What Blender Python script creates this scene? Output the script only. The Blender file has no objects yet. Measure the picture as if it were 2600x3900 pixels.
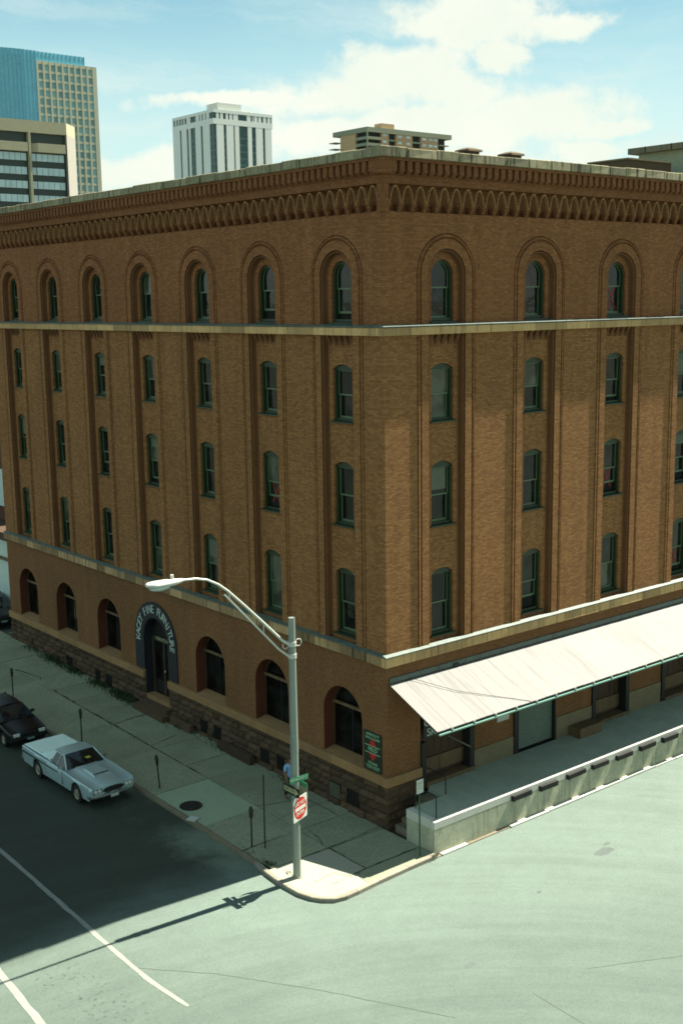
import bpy, math, random
from mathutils import Vector, Matrix

random.seed(11)
R = random.random
U = random.uniform
SC = bpy.context.scene
COL = SC.collection
PI = math.pi

# ------------------------------------------------------------------ camera
cam_d = bpy.data.cameras.new("camera")
cam = bpy.data.objects.new("camera", cam_d)
COL.objects.link(cam)
FW = Vector((0.62158, 0.76369, -0.17440)).normalized()
RT = Vector((0.77388, -0.63316, -0.01439)).normalized()
UP = RT.cross(FW).normalized()
CAM = Vector((-25.338, -28.862, 17.883))
M = Matrix((RT, UP, -FW)).transposed().to_4x4()
M.translation = CAM
cam.matrix_world = M
cam_d.sensor_fit = 'VERTICAL'
cam_d.sensor_height = 36
cam_d.sensor_width = 24
cam_d.lens = 4551.8 / 3900 * 36
cam_d.clip_start = 0.1
cam_d.clip_end = 6000
SC.camera = cam

# ------------------------------------------------------------------ light, sky, exposure
SUN_SLOPE = 1.41            # height over horizontal run
SUN_SIDE = -0.080           # sideways run
sun_vec = Vector((1.0, SUN_SIDE, SUN_SLOPE)).normalized()
SUN_EL = math.asin(sun_vec.z)
SUN_AZ = math.atan2(sun_vec.y, sun_vec.x)
sun_d = bpy.data.lights.new("sun", 'SUN')
sun_d.energy = 5.0
sun_d.angle = math.radians(0.5)
sun_d.color = (1.0, 0.95, 0.82)
sun = bpy.data.objects.new("sun", sun_d)
sun.rotation_euler = sun_vec.to_track_quat('Z', 'Y').to_euler()
sun.location = sun_vec * 200
COL.objects.link(sun)

SC.view_settings.view_transform = 'Standard'
SC.view_settings.look = 'None'
SC.view_settings.gamma = 1.0
SC.view_settings.use_curve_mapping = False
SC.view_settings.exposure = 1.9

W = bpy.data.worlds.new("World")
SC.world = W
W.use_nodes = True


class NT:
    """small helper round a node tree"""
    def __init__(self, tree):
        self.t = tree
        self.n = tree.nodes
        self.l = tree.links

    def node(self, kind, **kw):
        nd = self.n.new(kind)
        for k, v in kw.items():
            setattr(nd, k, v)
        return nd

    def put(self, inp, val):
        if val is None:
            return
        if isinstance(val, bpy.types.NodeSocket):
            self.l.new(val, inp)
        else:
            inp.default_value = val

    def math(self, op, a, b=None, c=None, clamp=False):
        nd = self.node('ShaderNodeMath', operation=op, use_clamp=clamp)
        for i, v in enumerate((a, b, c)):
            self.put(nd.inputs[i], v)
        return nd.outputs[0]

    def mix(self, fac, a, b, blend='MIX'):
        nd = self.node('ShaderNodeMix', data_type='RGBA', blend_type=blend)
        self.put(nd.inputs['Factor'], fac)
        self.put(nd.inputs[6], a)
        self.put(nd.inputs[7], b)
        return nd.outputs[2]

    def ramp(self, fac, a, b):
        nd = self.node('ShaderNodeMapRange', interpolation_type='SMOOTHSTEP')
        self.put(nd.inputs[0], fac)
        nd.inputs[1].default_value = a
        nd.inputs[2].default_value = b
        return nd.outputs[0]

    def noise(self, vec, scale, detail=4.0, rough=0.55, dist=0.0):
        nd = self.node('ShaderNodeTexNoise')
        self.put(nd.inputs['Vector'], vec)
        nd.inputs['Scale'].default_value = scale
        nd.inputs['Detail'].default_value = detail
        nd.inputs['Roughness'].default_value = rough
        nd.inputs['Distortion'].default_value = dist
        return nd


def c4(c):
    return (c[0], c[1], c[2], 1.0)


w = NT(W.node_tree)
w.n.clear()
sky = w.node('ShaderNodeTexSky', sky_type='NISHITA')
sky.sun_disc = False
sky.sun_elevation = SUN_EL
sky.sun_rotation = SUN_AZ - PI / 2
sky.altitude = 1600
sky.air_density = 1.0
sky.dust_density = 1.0
sky.ozone_density = 1.0
tc = w.node('ShaderNodeTexCoord')
sep = w.node('ShaderNodeSeparateXYZ')
w.l.new(tc.outputs['Generated'], sep.inputs[0])
el = w.math('MULTIPLY', w.math('ARCSINE', sep.outputs[2]), 180 / PI)
az = w.math('MULTIPLY', w.math('ARCTAN2', sep.outputs[1], sep.outputs[0]), 180 / PI)
n_edge = w.noise(tc.outputs['Generated'], 17, 9, 0.66).outputs[0]
warp = w.noise(tc.outputs['Generated'], 9, 6, 0.6)
wsep = w.node('ShaderNodeSeparateColor')
w.l.new(warp.outputs['Color'], wsep.inputs[0])
azw = w.math('ADD', az, w.math('MULTIPLY', w.math('SUBTRACT', wsep.outputs[0], 0.5), 9.0))
elw = w.math('ADD', el, w.math('MULTIPLY', w.math('SUBTRACT', wsep.outputs[1], 0.5), 3.2))
n_big = w.noise(tc.outputs['Generated'], 5.0, 5, 0.55).outputs[0]
edge = w.math('MULTIPLY', w.math('SUBTRACT', n_edge, 0.5), 2.4)


def puff(a0, e0, ra, re, tilt=0.0):
    da = w.math('SUBTRACT', azw, a0)
    de = w.math('SUBTRACT', w.math('SUBTRACT', elw, e0), w.math('MULTIPLY', da, tilt))
    q = w.math('SQRT', w.math('ADD', w.math('POWER', w.math('DIVIDE', da, ra), 2.0),
                             w.math('POWER', w.math('DIVIDE', de, re), 2.0)))
    return w.math('SUBTRACT', 1.0, q)


cloud = None
for p in ((44.4, 12.3, 2.9, 1.35), (40.4, 12.1, 2.2, 0.55), (43.0, 11.0, 1.5, 0.9), (46.2, 12.2, 1.5, 0.7),
          (47.6, 10.0, 3.2, 1.35, -0.05), (51.0, 9.4, 4.5, 1.0, -0.12), (55.5, 9.25, 3.6, 0.40, -0.05),
          (44.8, 9.3, 2.0, 1.0), (41.6, 8.3, 4.0, 1.25, 0.02), (37.9, 7.7, 1.6, 0.5), (46.0, 7.6, 5.0, 1.0),
          (38.9, 6.4, 2.2, 0.7), (52.5, 7.6, 4.5, 0.8), (58.5, 6.0, 4.5, 0.9),
          (48.0, 5.6, 9.0, 1.0)):
    m = puff(*p)
    cloud = m if cloud is None else w.math('MAXIMUM', cloud, m)
dens = w.ramp(w.math('ADD', cloud, edge), -0.38, 0.34)
# unseen cumulus over the rest of the sky, cover set to warm the fill
far_az = w.ramp(w.math('ABSOLUTE', w.math('SUBTRACT', az, 50.0)), 16.0, 26.0)
rest = w.math('MULTIPLY', w.ramp(w.math('ADD', n_big, w.math('MULTIPLY', edge, 0.16)), 0.50, 0.68), far_az)
dens = w.math('MAXIMUM', dens, rest)
veil = w.math('MULTIPLY', w.ramp(el, 16.0, 5.0), w.math('ADD', 0.36, w.math('MULTIPLY', n_big, 0.8)), clamp=True)
cvc = w.node('ShaderNodeCombineXYZ')
w.l.new(w.math('MULTIPLY', w.math('ADD', azw, w.math('MULTIPLY', elw, 1.4)), 0.055), cvc.inputs[0])
w.l.new(w.math('MULTIPLY', w.math('ADD', elw, w.math('MULTIPLY', azw, -0.10)), 0.42), cvc.inputs[1])
cir = w.ramp(w.noise(cvc.outputs[0], 1.0, 7, 0.62).outputs[0], 0.42, 0.72)
veil = w.math('ADD', veil, w.math('MULTIPLY', cir, 0.42), clamp=True)
tint = w.mix(1.0, sky.outputs[0], (0.76, 1.04, 0.81, 1), 'MULTIPLY')
haze = w.mix(veil, tint, (4.1, 4.95, 4.65, 1))
shade = w.ramp(w.noise(tc.outputs['Generated'], 9, 5, 0.6).outputs[0], 0.3, 0.7)
ccol = w.mix(shade, (4.85, 5.2, 4.55, 1), (5.4, 5.5, 4.8, 1))
final = w.mix(w.math('MULTIPLY', dens, 0.95), haze, ccol)
bg = w.node('ShaderNodeBackground')
w.l.new(final, bg.inputs[0])
bg.inputs[1].default_value = 0.05
wo = w.node('ShaderNodeOutputWorld')
w.l.new(bg.outputs[0], wo.inputs[0])


# ------------------------------------------------------------------ materials
def material(name, col, rough=0.8, var=0.25, vscale=1.2, fine=0.2, fscale=25.0, bump=0.15, bscale=40.0,
             metal=0.0, spec=0.3, streak=0.0, rand=0.0, col2=None, sscale=(6, 6, 0.5)):
    m = bpy.data.materials.new(name)
    m.use_nodes = True
    t = NT(m.node_tree)
    b = t.n['Principled BSDF']
    b.inputs['Roughness'].default_value = rough
    b.inputs['Metallic'].default_value = metal
    b.inputs['Specular IOR Level'].default_value = spec
    tcn = t.node('ShaderNodeTexCoord')
    geo = t.node('ShaderNodeNewGeometry')
    pos = geo.outputs['Position']
    base = c4(col)
    big = t.noise(pos, vscale, 5, 0.6).outputs[0]
    sm = t.noise(pos, fscale, 3, 0.6).outputs[0]
    f = t.math('MULTIPLY_ADD', t.math('SUBTRACT', big, 0.5), 2 * var, 1.0)
    f = t.math('MULTIPLY', f, t.math('MULTIPLY_ADD', t.math('SUBTRACT', sm, 0.5), 2 * fine, 1.0))
    if streak:
        mp = t.node('ShaderNodeMapping')
        mp.inputs['Scale'].default_value = sscale
        t.l.new(pos, mp.inputs[0])
        sn = t.noise(mp.outputs[0], 1.0, 4, 0.65).outputs[0]
        f = t.math('MULTIPLY', f, t.math('SUBTRACT', 1.0, t.math('MULTIPLY', t.ramp(sn, 0.48, 0.72), streak)))
    if rand:
        oi = t.node('ShaderNodeObjectInfo')
        f = t.math('MULTIPLY', f, t.math('MULTIPLY_ADD', t.math('SUBTRACT', oi.outputs['Random'], 0.5), 2 * rand, 1.0))
    cc = base
    if col2:
        cc = t.mix(t.ramp(big, 0.38, 0.62), base, c4(col2))
    out = t.mix(1.0, cc, t.node('ShaderNodeCombineColor').outputs[0], 'MULTIPLY')
    comb = [n for n in t.n if n.bl_idname == 'ShaderNodeCombineColor'][-1]
    for i in range(3):
        t.l.new(f, comb.inputs[i])
    t.l.new(out, b.inputs['Base Color'])
    if bump:
        bn = t.node('ShaderNodeBump')
        bn.inputs['Strength'].default_value = bump
        bn.inputs['Distance'].default_value = 0.02
        t.l.new(t.noise(pos, bscale, 3, 0.6).outputs[0], bn.inputs['Height'])
        t.l.new(bn.outputs[0], b.inputs['Normal'])
    return m


def brick_material(name, c1, c2, mortar, dirt=0.22, w_=0.215, h_=0.070):
    m = bpy.data.materials.new(name)
    m.use_nodes = True
    t = NT(m.node_tree)
    b = t.n['Principled BSDF']
    b.inputs['Roughness'].default_value = 0.9
    b.inputs['Specular IOR Level'].default_value = 0.15
    geo = t.node('ShaderNodeNewGeometry')
    s = t.node('ShaderNodeSeparateXYZ')
    t.l.new(geo.outputs['Position'], s.inputs[0])
    u = t.math('ADD', s.outputs[0], s.outputs[1])
    cv = t.node('ShaderNodeCombineXYZ')
    t.l.new(u, cv.inputs[0])
    t.l.new(s.outputs[2], cv.inputs[1])
    br = t.node('ShaderNodeTexBrick')
    t.l.new(cv.outputs[0], br.inputs['Vector'])
    br.inputs['Color1'].default_value = c4(c1)
    br.inputs['Color2'].default_value = c4(c2)
    br.inputs['Mortar'].default_value = c4(mortar)
    br.inputs['Scale'].default_value = 1.0
    br.inputs['Mortar Size'].default_value = 0.009
    br.inputs['Mortar Smooth'].default_value = 0.3
    br.inputs['Bias'].default_value = 0.0
    br.inputs['Brick Width'].default_value = w_
    br.inputs['Row Height'].default_value = h_
    # course to course and patch to patch differences
    mp = t.node('ShaderNodeMapping')
    mp.inputs['Scale'].default_value = (5.5, 14.3, 1.0)
    t.l.new(cv.outputs[0], mp.inputs[0])
    course = t.noise(mp.outputs[0], 1.0, 3, 0.6).outputs[0]
    patch = t.noise(geo.outputs['Position'], 0.30, 7, 0.6).outputs[0]
    grain = t.noise(geo.outputs['Position'], 16.0, 3, 0.7).outputs[0]
    mp2 = t.node('ShaderNodeMapping')
    mp2.inputs['Scale'].default_value = (2.2, 0.16, 1.0)
    t.l.new(cv.outputs[0], mp2.inputs[0])
    run = t.noise(mp2.outputs[0], 1.0, 4, 0.6).outputs[0]
    f = t.math('MULTIPLY_ADD', t.math('SUBTRACT', patch, 0.5), 2 * dirt, 1.0)
    f = t.math('MULTIPLY', f, t.math('MULTIPLY_ADD', t.math('SUBTRACT', course, 0.5), 1.0, 1.0))
    f = t.math('MULTIPLY', f, t.math('MULTIPLY_ADD', t.math('SUBTRACT', grain, 0.5), 1.0, 1.0))
    f = t.math('MULTIPLY', f, t.math('MULTIPLY_ADD', t.math('SUBTRACT', run, 0.5), 0.45, 1.0))
    comb = t.node('ShaderNodeCombineColor')
    for i in range(3):
        t.l.new(f, comb.inputs[i])
    out = t.mix(1.0, br.outputs['Color'], comb.outputs[0], 'MULTIPLY')
    t.l.new(out, b.inputs['Base Color'])
    bn = t.node('ShaderNodeBump')
    bn.inputs['Strength'].default_value = 0.35
    bn.inputs['Distance'].default_value = 0.008
    t.l.new(t.math('SUBTRACT', grain, br.outputs['Fac']), bn.inputs['Height'])
    t.l.new(bn.outputs[0], b.inputs['Normal'])
    return m


def glass_material(name, col, rough=0.04, wave=0.25, spec=0.5):
    m = bpy.data.materials.new(name)
    m.use_nodes = True
    t = NT(m.node_tree)
    b = t.n['Principled BSDF']
    geo = t.node('ShaderNodeNewGeometry')
    n1 = t.noise(geo.outputs['Position'], 1.7, 3, 0.5).outputs[0]
    cc = t.mix(t.ramp(n1, 0.35, 0.7), c4(col), c4([v * 2.2 + 0.004 for v in col]))
    t.l.new(cc, b.inputs['Base Color'])
    b.inputs['Roughness'].default_value = rough
    b.inputs['Specular IOR Level'].default_value = spec
    b.inputs['IOR'].default_value = 1.5
    bn = t.node('ShaderNodeBump')
    bn.inputs['Strength'].default_value = wave
    bn.inputs['Distance'].default_value = 0.05
    t.l.new(t.noise(geo.outputs['Position'], 2.6, 2, 0.5).outputs[0], bn.inputs['Height'])
    t.l.new(bn.outputs[0], b.inputs['Normal'])
    return m


BRICK = brick_material("brick_tan", (0.202, 0.086, 0.031), (0.288, 0.138, 0.050), (0.150, 0.085, 0.038))
BRICK_T = brick_material("brick_top_storey", (0.188, 0.072, 0.027), (0.262, 0.110, 0.041), (0.14, 0.073, 0.034))
BRICK_L = brick_material("brick_arcade_ribs", (0.255, 0.125, 0.046), (0.29, 0.15, 0.058), (0.20, 0.12, 0.055))
BRICK_G = brick_material("brick_ground_storey", (0.162, 0.073, 0.028), (0.192, 0.090, 0.035), (0.125, 0.070, 0.034), 0.3)
BRICK_F = brick_material("brick_frieze", (0.175, 0.068, 0.026), (0.21, 0.086, 0.032), (0.125, 0.065, 0.03), 0.25)
BRICK_R = material("brick_moulded_red_shaded", (0.135, 0.058, 0.021), 0.85, 0.3, 2.0, 0.3, 14)  # red brick darkened: shade on jambs turned away is put into the colour
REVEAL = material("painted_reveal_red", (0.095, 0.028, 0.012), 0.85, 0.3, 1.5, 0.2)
STONE = material("sandstone_trim", (0.42, 0.27, 0.115), 0.85, 0.25, 1.5, 0.3, 18, 0.3, 30, streak=0.45, rand=0.28)
STONE_D = material("stained_sandstone_trim", (0.30, 0.20, 0.095), 0.9, 0.3, 1.5, 0.3, 18, 0.2, 30, streak=0.75, rand=0.5)
STONE_W = material("sandstone_water_table", (0.235, 0.135, 0.056), 0.9, 0.3, 1.5, 0.25, 18, 0.3, 30, rand=0.12)
COPING = material("weathered_coping", (0.235, 0.21, 0.125), 0.9, 0.3, 1.5, 0.4, 12, 0.1, 30, streak=0.85, rand=0.25)
RUBBLE = material("dark_rock_faced_stone", (0.072, 0.044, 0.023), 0.95, 0.35, 2.0, 0.35, 16, 0.6, 22, rand=0.3)
JOINT = material("dark_joint", (0.03, 0.026, 0.018), 0.95)
FLASH = material("pale_lead_flashing", (0.075, 0.105, 0.085), 0.5, 0.3, 3, 0.2, spec=0.5, streak=0.5)
GREEN = material("green_window_paint", (0.014, 0.031, 0.011), 0.45, 0.2, 3, 0.2, spec=0.45)
SASH = material("green_sash_lit", (0.082, 0.122, 0.062), 0.4, 0.25, 3, 0.2, spec=0.5)  # green lightened: light on the sash edges is put into the colour
PANE = glass_material("old_window_glass", (0.006, 0.007, 0.005), 0.04, 0.12, 0.33)
PANE_B = glass_material("pale_reflection_glass", (0.040, 0.046, 0.030), 0.08, 0.15, 0.4)  # lighter glass, pale window reflections are put into its colour
PANE_D = glass_material("dark_ground_floor_glass", (0.004, 0.004, 0.003), 0.06, 0.1, 0.10)
DARK = material("dark_interior", (0.012, 0.011, 0.009), 0.9, bump=0)
REDX = material("red_paint_mark", (0.32, 0.028, 0.012), 0.7)
DARKPAINT = material("dark_blue_grey_paint", (0.016, 0.017, 0.021), 0.6, 0.2)
LETTER = material("white_letter_paint", (0.33, 0.39, 0.33), 0.7, 0.15)
WOOD = material("dark_brown_wood", (0.06, 0.033, 0.017), 0.75, 0.3, 3, 0.3, streak=0.4)
WOOD2 = material("brown_board", (0.13, 0.085, 0.040), 0.8, 0.3, 3, 0.3, streak=0.4)
DOORG = material("grey_green_shutter", (0.13, 0.165, 0.12), 0.55, 0.15, 2, 0.1, spec=0.4)
PLINTH = material("pale_timber_plinth", (0.17, 0.135, 0.075), 0.9, 0.3, 2, 0.3)
CANOPY = material("white_canopy_sheet", (0.118, 0.116, 0.106), 0.6, 0.14, 0.45, 0.12, 9, 0.12, 6, spec=0.3, streak=0.30, rand=0.04, sscale=(3.5, 0.35, 0.35))
CANDARK = material("dark_canopy_frame", (0.03, 0.032, 0.028), 0.7)
GUTTER = material("pale_green_gutter", (0.16, 0.30, 0.24), 0.5, 0.2)
DOCK = material("dock_concrete", (0.30, 0.345, 0.265), 0.9, 0.2, 1.4, 0.25, 14, 0.2, 30, col2=(0.245, 0.285, 0.22))
DOCKW = material("stained_dock_wall", (0.33, 0.335, 0.235), 0.9, 0.45, 1.1, 0.3, 12, 0.3, 25, streak=0.35)
DOCKEDGE = material("pale_dock_edge", (0.42, 0.42, 0.36), 0.85, 0.2, 2, 0.2)
RUBBER = material("black_dock_rubber", (0.014, 0.014, 0.012), 0.8, 0.2)
CONC = material("sidewalk_concrete", (0.198, 0.216, 0.138), 0.92, 0.34, 0.7, 0.55, 11, 0.25, 35, rand=0.10)
CONC_N = material("newer_sidewalk_concrete", (0.25, 0.305, 0.205), 0.92, 0.12, 0.8, 0.22, 16, 0.2, 35)
CONC_C = material("corner_concrete", (0.25, 0.255, 0.195), 0.92, 0.14, 1.2, 0.2, 16, 0.2, 35)
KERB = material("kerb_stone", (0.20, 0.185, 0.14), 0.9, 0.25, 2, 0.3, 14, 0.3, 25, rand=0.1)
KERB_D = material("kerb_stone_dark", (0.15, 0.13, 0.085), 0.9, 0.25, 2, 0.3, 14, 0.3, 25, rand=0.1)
WHITEPAINT = material("worn_road_paint", (0.19, 0.20, 0.175), 0.85, 0.25, 4, 0.3, 12)
STEEL = material("galvanised_pole", (0.20, 0.235, 0.20), 0.45, 0.12, 4, 0.15, 20, 0.05, metal=0.3, spec=0.5, streak=0.2)
STEELB = material("bright_aluminium_arm", (0.42, 0.44, 0.38), 0.4, 0.1, spec=0.5, metal=0.2)
LAMPW = material("pale_lamp_housing", (0.50, 0.50, 0.44), 0.4, 0.08, spec=0.5)
LENS = material("lamp_lens", (0.35, 0.45, 0.42), 0.2, 0.05, spec=0.5)
BLACKM = material("dark_iron", (0.016, 0.016, 0.013), 0.6, 0.2)
SIGNW = material("sign_white", (0.42, 0.44, 0.38), 0.5, 0.06)
SIGNR = material("sign_red", (0.36, 0.020, 0.012), 0.5, 0.06)
SIGNG = material("sign_green", (0.03, 0.19, 0.085), 0.5, 0.08)
SIGNK = material("sign_black", (0.012, 0.014, 0.010), 0.5)
SIGNDG = material("sign_dark_green", (0.014, 0.024, 0.013), 0.55)
SIGNBACK = material("bare_sign_metal", (0.16, 0.16, 0.10), 0.5, 0.2, metal=0.3)
CREAM = material("sign_cream", (0.30, 0.30, 0.16), 0.55)
MINT = material("sign_mint_letters", (0.22, 0.40, 0.24), 0.6)
GPOST = material("green_post_paint", (0.012, 0.07, 0.025), 0.5)
SILVER = material("silver_blue_car_paint", (0.36, 0.47, 0.46), 0.32, 0.05, 2, 0.06, 30, 0.0, metal=0.35, spec=0.6)
SILVER_D = material("pale_tonneau_cover", (0.60, 0.74, 0.66), 0.6, 0.06, 2, 0.06, 30, 0.05)
BLACKCAR = material("black_car_paint", (0.007, 0.007, 0.007), 0.35, 0.05, 2, 0.02, 30, 0.0, spec=0.3)
CARGLASS = glass_material("car_glass", (0.008, 0.010, 0.010), 0.03, 0.03, 0.6)
CHROME = material("chrome", (0.5, 0.55, 0.52), 0.18, 0.03, metal=0.9, bump=0)
TYRE = material("tyre_rubber", (0.012, 0.012, 0.011), 0.85)
HUB = material("wheel_hub", (0.28, 0.28, 0.20), 0.4, 0.1, metal=0.5)
LAMPG = material("headlamp_glass", (0.55, 0.60, 0.52), 0.15, 0.05, spec=0.6)
YELLOW = material("yellow_card", (0.35, 0.32, 0.05), 0.6)
WEED = material("weed_green", (0.030, 0.050, 0.014), 0.8, 0.4, 5, 0.3)
ROOFM = material("roof_tar", (0.05, 0.05, 0.045), 0.95)
PENTH = material("brown_penthouse_brick", (0.085, 0.062, 0.032), 0.9, 0.2, 2, 0.2)
CONCB = material("grey_green_render", (0.27, 0.31, 0.205), 0.9, 0.25, 1.0, 0.25, 9)
CONCD = material("dark_concrete_eave", (0.14, 0.14, 0.09), 0.9, 0.25, 1.0, 0.3, 9, streak=0.5)


# ------------------------------------------------------------------ mesh helpers
class MB:
    def __init__(self):
        self.v = []
        self.f = []

    def add(self, pts, faces):
        o = len(self.v)
        self.v += [tuple(p) for p in pts]
        self.f += [tuple(i + o for i in f) for f in faces]
        return self

    def face(self, *pts):
        return self.add(pts, [tuple(range(len(pts)))])

    def box(self, x0, x1, y0, y1, z0, z1):
        p = [(x0, y0, z0), (x1, y0, z0), (x1, y1, z0), (x0, y1, z0), (x0, y0, z1), (x1, y0, z1), (x1, y1, z1), (x0, y1, z1)]
        return self.add(p, [(0, 3, 2, 1), (4, 5, 6, 7), (0, 1, 5, 4), (1, 2, 6, 5), (2, 3, 7, 6), (3, 0, 4, 7)])

    def prism(self, poly, z0, z1):
        """poly in xy, counter-clockwise"""
        n = len(poly)
        g = (lambda z: z) if True else None
        lo = [(p[0], p[1], (z0(p[0], p[1]) if callable(z0) else z0)) for p in poly]
        hi = [(p[0], p[1], (z1(p[0], p[1]) if callable(z1) else z1)) for p in poly]
        fs = [tuple(range(n - 1, -1, -1)), tuple(range(n, 2 * n))]
        fs += [(i, (i + 1) % n, n + (i + 1) % n, n + i) for i in range(n)]
        return self.add(lo + hi, fs)

    def slab(self, poly, y0, y1):
        """poly in xz (outline), extruded from y0 to y1"""
        n = len(poly)
        a = [(p[0], y0, p[1]) for p in poly]
        b = [(p[0], y1, p[1]) for p in poly]
        fs = [tuple(range(n)), tuple(range(2 * n - 1, n - 1, -1))]
        fs += [(i, n + i, n + (i + 1) % n, (i + 1) % n) for i in range(n)]
        return self.add(a + b, fs)

    def grid(self, rows, closed=False):
        n = len(rows[0])
        pts = [p for r in rows for p in r]
        fs = []
        for i in range(len(rows) - 1):
            for j in range(n if closed else n - 1):
                k = (j + 1) % n
                fs.append((i * n + j, i * n + k, (i + 1) * n + k, (i + 1) * n + j))
        return self.add(pts, fs)

    def tube(self, pts, rad, seg=8, caps=True):
        pts = [Vector(p) for p in pts]
        rows = []
        for i, p in enumerate(pts):
            d = (pts[min(i + 1, len(pts) - 1)] - pts[max(i - 1, 0)]).normalized()
            a = Vector((0, 0, 1)) if abs(d.z) < 0.9 else Vector((1, 0, 0))
            s = d.cross(a).normalized()
            t = d.cross(s).normalized()
            r = rad[i] if isinstance(rad, (list, tuple)) else rad
            rows.append([tuple(p + (s * math.cos(2 * PI * k / seg) + t * math.sin(2 * PI * k / seg)) * r) for k in range(seg)])
        self.grid(rows, True)
        if caps:
            self.face(*rows[0][::-1])
            self.face(*rows[-1])
        return self

    def disc(self, c, r, n=20, up=(0, 0, 1)):
        q = Vector(up).to_track_quat('Z', 'Y')
        return self.face(*[tuple(Vector(c) + q @ Vector((r * math.cos(2 * PI * k / n), r * math.sin(2 * PI * k / n), 0))) for k in range(n)])

    def mesh(self, name, mat=None, smooth=False):
        me = bpy.data.meshes.new(name)
        me.from_pydata(self.v, [], self.f)
        if mat:
            me.materials.append(mat)
        me.validate()
        import bmesh
        bm = bmesh.new()
        bm.from_mesh(me)
        bmesh.ops.recalc_face_normals(bm, faces=bm.faces)
        bm.to_mesh(me)
        bm.free()
        if smooth:
            for p in me.polygons:
                p.use_smooth = True
            try:
                me.set_sharp_from_angle(angle=math.radians(38))
            except Exception:
                pass
        return me


def link(name, mesh, parent=None, loc=(0, 0, 0), rot=(0, 0, 0), scale=(1, 1, 1)):
    o = bpy.data.objects.new(name, mesh)
    COL.objects.link(o)
    o.location = loc
    o.rotation_euler = rot
    o.scale = scale
    if parent:
        o.parent = parent
    return o


def make(name, mb, mat, parent=None, loc=(0, 0, 0), rot=(0, 0, 0), smooth=False):
    return link(name, mb.mesh(name, mat, smooth), parent, loc, rot)


def thing(name, label, cat, loc=(0, 0, 0), rotz=0.0, group=None):
    o = bpy.data.objects.new(name, None)
    COL.objects.link(o)
    o.empty_display_size = 0.2
    o.location = loc
    o.rotation_euler = (0, 0, rotz)
    o['label'] = label
    o['category'] = cat
    if group:
        o['group'] = group
    return o


def tag(o, label, cat, group=None):
    o['label'] = label
    o['category'] = cat
    if group:
        o['group'] = group
    return o


def structure(o):
    o['kind'] = 'structure'
    return o


def stuff(o):
    o['kind'] = 'stuff'
    return o


def copy_tree(o, parent=None):
    c = o.copy()
    COL.objects.link(c)
    if parent:
        c.parent = parent
    for ch in list(o.children):
        copy_tree(ch, c)
    return c


def text_mesh(s, size, mat, depth=0.006, align='CENTER', stretch=1.0):
    cu = bpy.data.curves.new("lettering", 'FONT')
    cu.body = s
    cu.size = size
    cu.extrude = depth
    cu.align_x = align
    cu.align_y = 'CENTER'
    cu.offset = 0.012 * size
    o = bpy.data.objects.new("lettering", cu)
    COL.objects.link(o)
    bpy.context.view_layer.update()
    me = bpy.data.meshes.new_from_object(o.evaluated_get(bpy.context.evaluated_depsgraph_get()))
    bpy.data.objects.remove(o)
    me.materials.clear()
    me.materials.append(mat)
    return me


def gz(y):
    """height of the pavement: the street climbs gently away from the corner"""
    return 0.0139 * max(0.0, y)


# ------------------------------------------------------------------ ground
g = MB()
g.face((-2500, -2500, -0.9), (2500, -2500, -0.9), (2500, 2500, -0.9), (-2500, 2500, -0.9))
GROUND = material("city_ground", (0.07, 0.075, 0.06), 0.95, 0.3, 0.02, 0.2, 0.4)
structure(make("ground", g, GROUND))


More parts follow.
